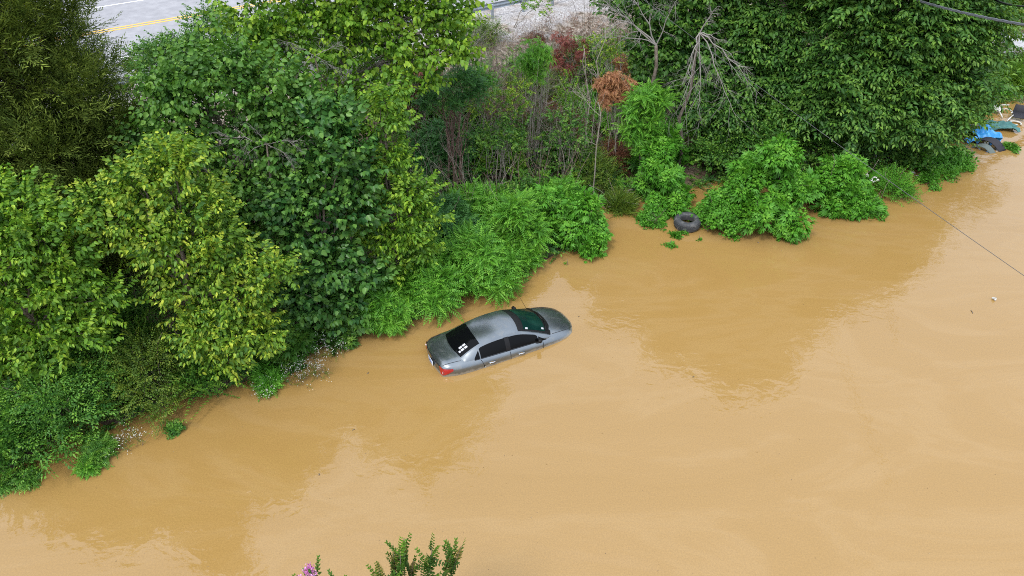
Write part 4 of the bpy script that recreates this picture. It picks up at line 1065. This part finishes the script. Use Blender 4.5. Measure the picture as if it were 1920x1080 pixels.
# side windows
def wtop(x):   # upper edge of the side glass, pinched at both ends
    return .86 * float(np.clip((x - .98) / .22, 0, 1)) ** .5 * float(np.clip((3.26 - x) / .35, 0, 1)) ** .6
for sg in (-1, 1):
    for nm, x0, x1 in (('quarter_window', .99, 1.15), ('rear_side_window', 1.18, 1.96), ('front_side_window', 2.10, 2.98), ('corner_window', 3.01, 3.25)):
        mb = MB(); xs_ = np.linspace(x0, x1, 14)
        g = [[gside_pt(x, .07 + (max(wtop(x), .09) - .07) * j / 6, .008, sg) for j in range(7)] for x in xs_]
        mb.grid(g if sg > 0 else [r[::-1] for r in g]); cpart(nm, mb, 'glass')
    mb = MB(); g = [[gside_pt(x, .05 + .83 * j / 6, .006, sg) for j in range(7)] for x in np.linspace(1.95, 2.11, 4)]
    mb.grid(g if sg > 0 else [r[::-1] for r in g]); cpart('pillar_trim', mb, 'blackplastic')
    # waist strip
    mb = MB(); mb.tube([np.array(gside_pt(x, .03, .010, sg)) for x in np.linspace(.98, 3.25, 24)], .011, 4); cpart('window_trim', mb, 'blackplastic')
    # doors
    for nm, x0, x1, hx in (('rear_door', 1.16, 2.05, 1.36), ('front_door', 2.065, 3.12, 2.28)):
        mb = MB()
        g = [[side_pt(x0 + (x1 - x0) * i / 14 + (.10 * math.sin(w_ * 2.2) if nm == 'rear_door' and i == 0 else 0), w_, .004, sg) for w_ in np.linspace(.04, .92, 14)] for i in range(15)]
        mb.grid(g if sg < 0 else [r[::-1] for r in g]); d = cpart(nm, mb, 'paint')
        mb = MB(); a = [np.array(side_pt(hx + .22 * k / 5, .30, .012 + .035 * math.sin(math.pi * k / 5), sg)) for k in range(6)]
        mb.tube(a, [.012, .016, .017, .017, .016, .012], 6); mb.grid([[side_pt(hx + .06, .26, .006, sg), side_pt(hx + .06, .34, .006, sg)], [side_pt(hx + .17, .26, .006, sg), side_pt(hx + .17, .34, .006, sg)]]); cpart('handle', mb, 'chrome', d)
        for xe in ((x0, x1) if nm == 'front_door' else (x0,)):
            mb = MB(); mb.tube([np.array(side_pt(xe + (.10 * math.sin(w_ * 2.2) if nm == 'rear_door' else 0) - .006, w_, .004, sg)) for w_ in np.linspace(.04, .92, 14)], .0085, 4); cpart('door_seam', mb, 'seam')
    # mirror
    mb = MB(); c = np.array(gside_pt(3.0, .05, .07, sg)); mb.box(c + np.array([0, 0, .05]), (.11, .16, .12), rz=sg * .25, bev=.035)
    mb.tube([np.array(gside_pt(3.08, .05, 0, sg)), c], .02, 5); cpart('side_mirror', mb, 'blackplastic')
    # wheels (under water)
    for wx in (.95, 3.62):
        mb = MB(); ring = [(.20, .30), (.21, .315), (.17, .32), (.03, .32), (-.01, .315), (0, .30), (0, .2)]
        g = [[(wx + r * math.cos(a), sg * (.66 + y), .32 + r * math.sin(a)) for y, r in ring] for a in np.linspace(0, 2 * math.pi, 25)]
        mb.grid(g); wh = cpart('wheel', mb, 'rubber')
    # tail light: wraps the rear corner
    mb = MB(); g = []
    for i in range(9):
        u = i / 8; row = []
        for j in range(6):
            w_ = j / 5
            if u < .6:                       # on the tail face
                y = .50 + (sect(0)[6][0] - .50) * (u / .6); z = .97 - .22 * w_ * (1 if u > .2 else .55 + u * 2.2); z -= .02 * (u / .6)
                row.append((rearshift(0, y, z) - .010, sg * y, z))
            else:
                x = (u - .6) / .4 * .26; z0_, z1_ = .945, .75 + .14 * (u - .6) / .4
                z = z0_ + (z1_ - z0_) * w_; s = sect(x); y = np.interp(-z, -s[3:, 1], s[3:, 0]); y = max(y, .5)
                row.append((rearshift(x, y, z) - .004, sg * (y + .010), z))
        g.append(row)
    mb.grid(g if sg > 0 else [r[::-1] for r in g]); tl = cpart('tail_light', mb, 'red_lens', sm=False)
    mb = MB(); y = .66; mb.box((rearshift(0, y, .84) - .016, sg * y, .82), (.014, .09, .06), rz=sg * .4, bev=.005); cpart('reversing_lens', mb, 'clear_lens', tl, sm=False)
# boot lid and bonnet outlines
mb = MB(); mb.tube([np.array((rearshift(x, y, z) , y, z + .003)) for x, y, z in [(.60, -.66, 1.045)] + [(x, -.86 * yb_f(x) , sect(x)[3][1]) for x in np.linspace(.5, .02, 8)]], .007, 4); cpart('boot_seam', mb, 'seam')
mb = MB(); mb.tube([np.array((rearshift(x, y, z) , -y, z + .003)) for x, y, z in [(.60, -.66, 1.045)] + [(x, -.86 * yb_f(x) , sect(x)[3][1]) for x in np.linspace(.5, .02, 8)]], .007, 4); cpart('boot_seam', mb, 'seam')
mb = MB(); mb.tube([np.array((rearshift(0, y, .90) - .008, y, .965 - .03 * abs(y))) for y in np.linspace(-.5, .5, 9)], .012, 4); cpart('boot_edge', mb, 'seam')
for sg in (-1, 1):
    mb = MB(); mb.tube([np.array((x, sg * .88 * yb_f(x), sect(x)[3][1] - .004 + .002)) for x in np.linspace(3.5, 4.3, 10)], .006, 4); cpart('bonnet_seam', mb, 'seam')
mb = MB(); mb.box((-.052, 0, .80), (.012, .34, .17), bev=.004); pl = cpart('number_plate', mb, 'plate', sm=False)
mb = MB(); mb.box((-.060, 0, .865), (.004, .30, .025)); cpart('plate_band', mb, 'blue_ink', pl, sm=False)
mb = MB(); mb.box((-.060, 0, .79), (.004, .24, .05)); cpart('plate_characters', mb, 'blue_ink', pl, sm=False)
mb = MB(); mb.tube([np.array((3.35, .66, .98)), np.array((3.15, .70, 1.45))], .005, 4); cpart('aerial', mb, 'blackplastic')

# ================================================================ the tyre
p = P(1287, 425, 0)
root = empty('tyre', (p[0], p[1], 0), 'big black truck tyre lying flat in the water between the vivid green weeds', 'tyre')
pr = [(.255, -.12), (.250, .02), (.262, .09), (.275, .115), (.30, .12), (.36, .135), (.43, .125), (.47, .09), (.485, .04), (.487, -.03), (.485, -.12), (.47, -.2)]
mb = MB(); g = []
for a in np.linspace(0, 2 * math.pi, 49): g.append([(r * math.cos(a), r * math.sin(a), z) for r, z in pr])
mb.grid(g); T_ = mb.build('sidewall', M['rubber'], root, world=False)
mb = MB()
for k in range(40):
    a = 2 * math.pi * k / 40
    for z in (.03, -.03, -.09): mb.box((.488 * math.cos(a), .488 * math.sin(a), z), (.022, .055, .045), rz=a, bev=.006)
mb.build('tread', M['rubber'], root, sm=False, world=False)
for o in root.children: o.scale = (.94, .94, .94); o.location = (0, 0, .24); o.rotation_euler = (R(1), R(-2), 0)

# ================================================================ cables
def cable(name, lb, cat, A, B, r, m, strands=1, ext=.6, sag=.25):
    A, B = np.array(A), np.array(B); d = B - A; a0, b0 = A - d * ext, B + d * ext
    root = empty(name, a0, lb, cat) if strands > 1 else None
    for s_ in range(strands):
        mb = MB(); pts = []
        for k in range(41):
            u = k / 40; off = np.zeros(3)
            if strands > 1:
                an = u * 60 + s_ * 6.283 / strands; off = np.array([0, math.cos(an), math.sin(an)]) * r * 1.15
            uu = (u * (1 + 2 * ext) - ext)
            pts.append(a0 + (b0 - a0) * u + off + np.array([0, 0, sag * (uu * (uu - 1))]))
        mb.tube(pts, r, 6)
        if root: mb.build('strand', M[m], root)
        else:
            o = mb.build(name, M[m]); tag(o, lb, cat)
O = np.array([0, 0, CH])
M['cable'] = mat('cable_grey', (.13, .14, .16), .5)
M['cable_black'] = mat('cable_black', (.025, .025, .028), .5)
M['wire'] = mat('wire_grey', (.075, .078, .08), .5)
cable('power_cable', 'thick twisted grey cable crossing the top right corner', 'cable', O + ray(1712, -2) * 24, O + ray(1925, 47) * 19, .021, 'cable', 3)
cable('power_cable', 'thin black cable at the very top right above the thick twisted one', 'cable', O + ray(1862, -2) * 25, O + ray(1925, 12) * 23, .03, 'cable_black', 1)
cable('wire', 'long thin single wire running from the wood down across the water on the right', 'wire', O + ray(1205, -2) * 23, O + ray(1920, 517) * 14, .006, 'wire', 1, ext=.35, sag=.35)

# ================================================================ flood rubbish
M['tarp_blue'] = mat('tarp_blue', (.035, .26, .62), .45, noise=(3, (.08, .38, .75), .4, .65))
M['tarp_green'] = mat('tarp_green', (.035, .13, .125), .6, noise=(4, (.06, .19, .18), .4, .65))
M['mat_black'] = mat('mat_black', (.02, .02, .028), .7)
M['grey_cloth'] = mat('grey_cloth', (.12, .15, .14), .8)
M['white_plastic'] = mat('white_plastic', (.60, .60, .57), .45, noise=(5, (.42, .38, .30), .5, .75))
M['yellow_plastic'] = mat('yellow_plastic', (.68, .48, .05), .45)
M['orange_plastic'] = mat('orange_plastic', (.75, .38, .06), .45)
M['concrete'] = mat('concrete', (.40, .40, .41), .9, noise=(3, (.30, .30, .30), .4, .7))
def crumple(name, lb, cat, c, sx, sy, h, m, seed, rz=0.0, n_=26, tilt=0.0, fr=3.2, solid=.012):
    """a rumpled sheet with folds, lying over what is below it"""
    r_ = np.random.default_rng(seed); g = []; ph = r_.uniform(0, 6.28, 12)
    for i in range(n_):
        row = []
        for j in range(n_):
            u, v = i / (n_ - 1) * 2 - 1, j / (n_ - 1) * 2 - 1
            edge = 1 + .12 * math.sin(4 * math.atan2(v, u) + ph[0]) + .07 * math.sin(9 * math.atan2(v, u) + ph[1])
            x, y = u * sx * .5 * edge, v * sy * .5 * edge
            rr = math.sqrt(u * u + v * v)
            z = h * max(0, 1 - rr ** 2 * .7) * .6 + h * .30 * math.sin(fr * u + 2 * math.sin(2.3 * v + ph[2]) + ph[3]) * math.cos(fr * .8 * v + ph[4]) + h * .14 * math.sin(9 * u + 5 * v + ph[5]) + h * .10 * abs(math.sin(7 * v - 6 * u + ph[6]))
            row.append((x * math.cos(rz) - y * math.sin(rz), x * math.sin(rz) + y * math.cos(rz), z + .03 + y * tilt))
        g.append(row)
    mb = MB(); mb.grid(g); o = mb.build(name, M[m], None, world=False, solid=solid)
    o.location = [float(a) for a in c]; tag(o, lb, cat); return o
p = P(1838, 251, .2); crumple('blue_tarp', 'crumpled bright blue tarp at the water edge above the black mat', 'tarp', (p[0], p[1], .12), .75, 1.5, .5, 'tarp_blue', 3, rz=R(28), fr=5)
p = P(1822, 263, .1); crumple('plastic_sheet', 'small dark blue plastic scrap left of the blue tarp', 'plastic scrap', (p[0], p[1], .05), .55, .35, .2, 'tarp_blue', 8)
p = P(1876, 238, .1); crumple('green_tarp', 'dark green collapsed parasol cloth floating below the white chair', 'tarp', (p[0], p[1], .06), 1.35, .65, .3, 'tarp_green', 5, rz=R(-8))
p = P(1903, 233, .0); mb = MB(); mb.tube([(.22 * math.cos(a) * (1 + .5 * (a > 3)), .2 * math.sin(a), .06) for a in np.linspace(-.9, 4.6, 22)], .035, 7)
o = mb.build('hose', M['white_plastic'], world=False); o.location = (p[0], p[1], 0); tag(o, 'bent white plastic pipe curling out beside the green cloth', 'pipe')
# half-sunk black mat with its grey edge
p = P(1852, 281, 0)
root = empty('floor_mat', (p[0], p[1], 0), 'black ribbed mat half sunk in the water below the blue tarp', 'mat')
mb = MB(); g = []
for i in range(15):
    u = i / 14
    g.append([(-.45 + .85 * u + .35 * v, .55 - .75 * u + .15 * v, .42 * math.sin(math.pi * (.15 + .8 * u)) - .1 + .06 * v + .012 * (i % 2)) for v in np.linspace(0, 1, 8)])
mb.grid(g); mb.build('mat_sheet', M['mat_black'], root, world=False, solid=.03)
mb = MB(); g = []
for i in range(11):
    u = i / 10
    g.append([(-.40 + .60 * u - .22 * v, .35 - .62 * u - .12 * v, .30 * math.sin(math.pi * (.1 + .85 * u)) - .08 - .08 * v) for v in np.linspace(0, 1, 6)])
mb.grid(g); mb.build('grey_backing', M['grey_cloth'], root, world=False, solid=.03)
# overturned white chair with black seat
def chair(name, lb, p, rz, sc, tilt):
    root = empty(name, (p[0], p[1], .05), lb, 'chair', rz=rz)
    mb = MB(); mb.box((0, .25, .32), (.5, .05, .42), rx=R(tilt), bev=.02); b_ = mb.build('backrest', M['mat_black'], root, sm=False, world=False)
    mb = MB(); mb.box((0, 0, .16), (.5, .46, .05), rx=R(12), bev=.02); mb.build('seat', M['mat_black'] if sc else M['white_plastic'], root, sm=False, world=False)
    for a, c in (((-.24, .2, .15), (-.34, -.30, .30)), ((.24, .2, .15), (.36, -.25, .34)), ((-.22, -.18, .18), (-.40, -.62, .02)), ((.22, -.18, .18), (.52, -.45, .06))):
        mb = MB(); mb.tube([np.array(a), (np.array(a) + c) / 2 + np.array([0, 0, .03]), np.array(c)], .028, 6); mb.build('leg', M['white_plastic'], root, world=False)
    for o in root.children: o.scale = (1, 1, 1)
p = P(1868, 207, .1); chair('garden_chair', 'overturned white chair with black backrest above the green cloth', p, R(25), 0, 35)
p = P(1908, 220, .1); chair('garden_chair', 'black folding chair with white frame cut by the right edge', p, R(-30), 1, -20)
# white and yellow bags with the yellow ring
p = P(1621, 330, .75); crumple('plastic_bag', 'yellow and white plastic bag caught in the weeds', 'plastic bag', (p[0], p[1], .62), .28, .30, .30, 'white_plastic', 11, fr=4.5)
p = P(1616, 332, .75); crumple('plastic_bag', 'yellow plastic scrap against the left of the white bag', 'plastic bag', (p[0], p[1] , .64), .2, .28, .32, 'yellow_plastic', 12, fr=4.5)
p = P(1638, 334, .75); crumple('plastic_bag', 'crumpled white plastic bag just right of the yellow and white one', 'plastic bag', (p[0], p[1], .60), .42, .22, .2, 'white_plastic', 13, rz=R(20), fr=4.5)
p = P(1611, 344, .4); mb = MB(); mb.tube([(.15 * math.cos(a), .10 * math.sin(a), 0) for a in np.linspace(0, 6.2832, 22)], .03, 7, cap=False)
o = mb.build('plastic_ring', M['orange_plastic'], world=False); o.location = (p[0], p[1], .9); tag(o, 'small yellow plastic ring lying on the weeds below the white bags', 'ring')
for px, py, s, lb in ((1710, 325, .12, 'white scrap floating at the foot of the dark bush right of the bags'), (1719, 331, .08, 'tiny pale scrap just below the white one by the dark bush'), (1860, 560, .09, 'small white cup floating on the open water at right'), (1638, 379, .06, 'tiny white speck at the water edge below the low weeds')):
    p = P(px, py, 0)
    if 'cup' in lb:
        mb = MB(); mb.grid([[(r * math.cos(a), r * math.sin(a), z) for r, z in ((.028, 0), (.045, .10), (.048, .105), (.043, .10), (.026, .01))] for a in np.linspace(0, 6.2832, 13)])
        o = mb.build('cup', M['white_plastic'], world=False); o.location = (p[0], p[1], .03); o.rotation_euler = (R(70), 0, R(20)); tag(o, lb, 'cup')
    else: crumple('plastic_scrap', lb, 'plastic scrap', (p[0], p[1], 0), s * 1.4, s, s * .6, 'white_plastic', int(px), n_=9)
# floating sticks and bits on the open water
SK = [(1822, 585, .17, 80, 'dark stick floating on the water left of the white cup'), (663, 806, .07, 30, 'dark leaf bit floating below the white wildflowers'), (1330, 345, .3, 10, 'pale stick standing in the gap behind the tyre'),
      (1683, 360, .5, -50, 'thin pale stick in the water right of the low weeds'), (1300, 707, .06, 20, 'small twig floating alone right of the car'), (690, 700, .07, 60, 'tiny twig floating left of the car boot'), (598, 890, .06, 100, 'tiny twig floating on the lower left water'),
      (1085, 594, .04, 0, 'tiny dark bit floating off the nose of the car'), (1421, 455, .1, 120, 'brown leaf floating below the largest weed clump'), (1500, 440, .25, -20, 'thin twig on the water right of the largest weed clump')]
for px, py, l, a, lb in SK:
    p = P(px, py, 0); mb = MB(); c, s_ = math.cos(R(a)) * l / 2, math.sin(R(a)) * l / 2
    mb.tube([(-c, -s_, .004), (-c * .2 + .01, -s_ * .2, .014), (c * .4, s_ * .4 + .008, .01), (c, s_, .006)], [.008, .012, .011, .005], 5); 
    mb.tube([(-c * .2, -s_ * .2, .012), (-c * .2 + s_ * .4, -s_ * .2 - c * .4, .012)], [.006, .003], 4)
    o = mb.build('twig', M['bark'] if 'pale' not in lb else M['dead_wood'], world=False); o.location = (p[0], p[1], .0); tag(o, lb, 'twig', 'twigs and bits floating on the water')
# drifting specks
T = Tpl(); r2 = np.random.default_rng(21)
for k in range(150):
    px, py = r2.uniform(0, 1920), r2.uniform(430, 1080); p = P(px, py, .006)
    if float(terrain(p[0], p[1])) > -.4: continue
    T.add(blade(p, (r2.normal(), r2.normal(), 0), (0, 0, 1), r2.uniform(.015, .05), r2.uniform(.006, .016), r2.uniform(0, 1), droop=0))
v, f, t = T.done(); o = mesh_np('floating_debris', v, [f], L['dryleaf'], None, tint=t); tag(o, kind='stuff')
# pale concrete at the right edge
p = P(1908, 92, .2); mb = MB(); mb.box((0, 0, 0), (2.6, 3.4, .5), rz=R(35), bev=.05); mb.box((-1.5, -1.6, -.1), (.9, .7, .4), rz=R(10), bev=.08)
o = mb.build('concrete_slab', M['concrete'], sm=False, world=False); o.location = (p[0], p[1], .45); tag(o, 'pale concrete slab showing between the bushes at the top right edge', 'concrete slab')
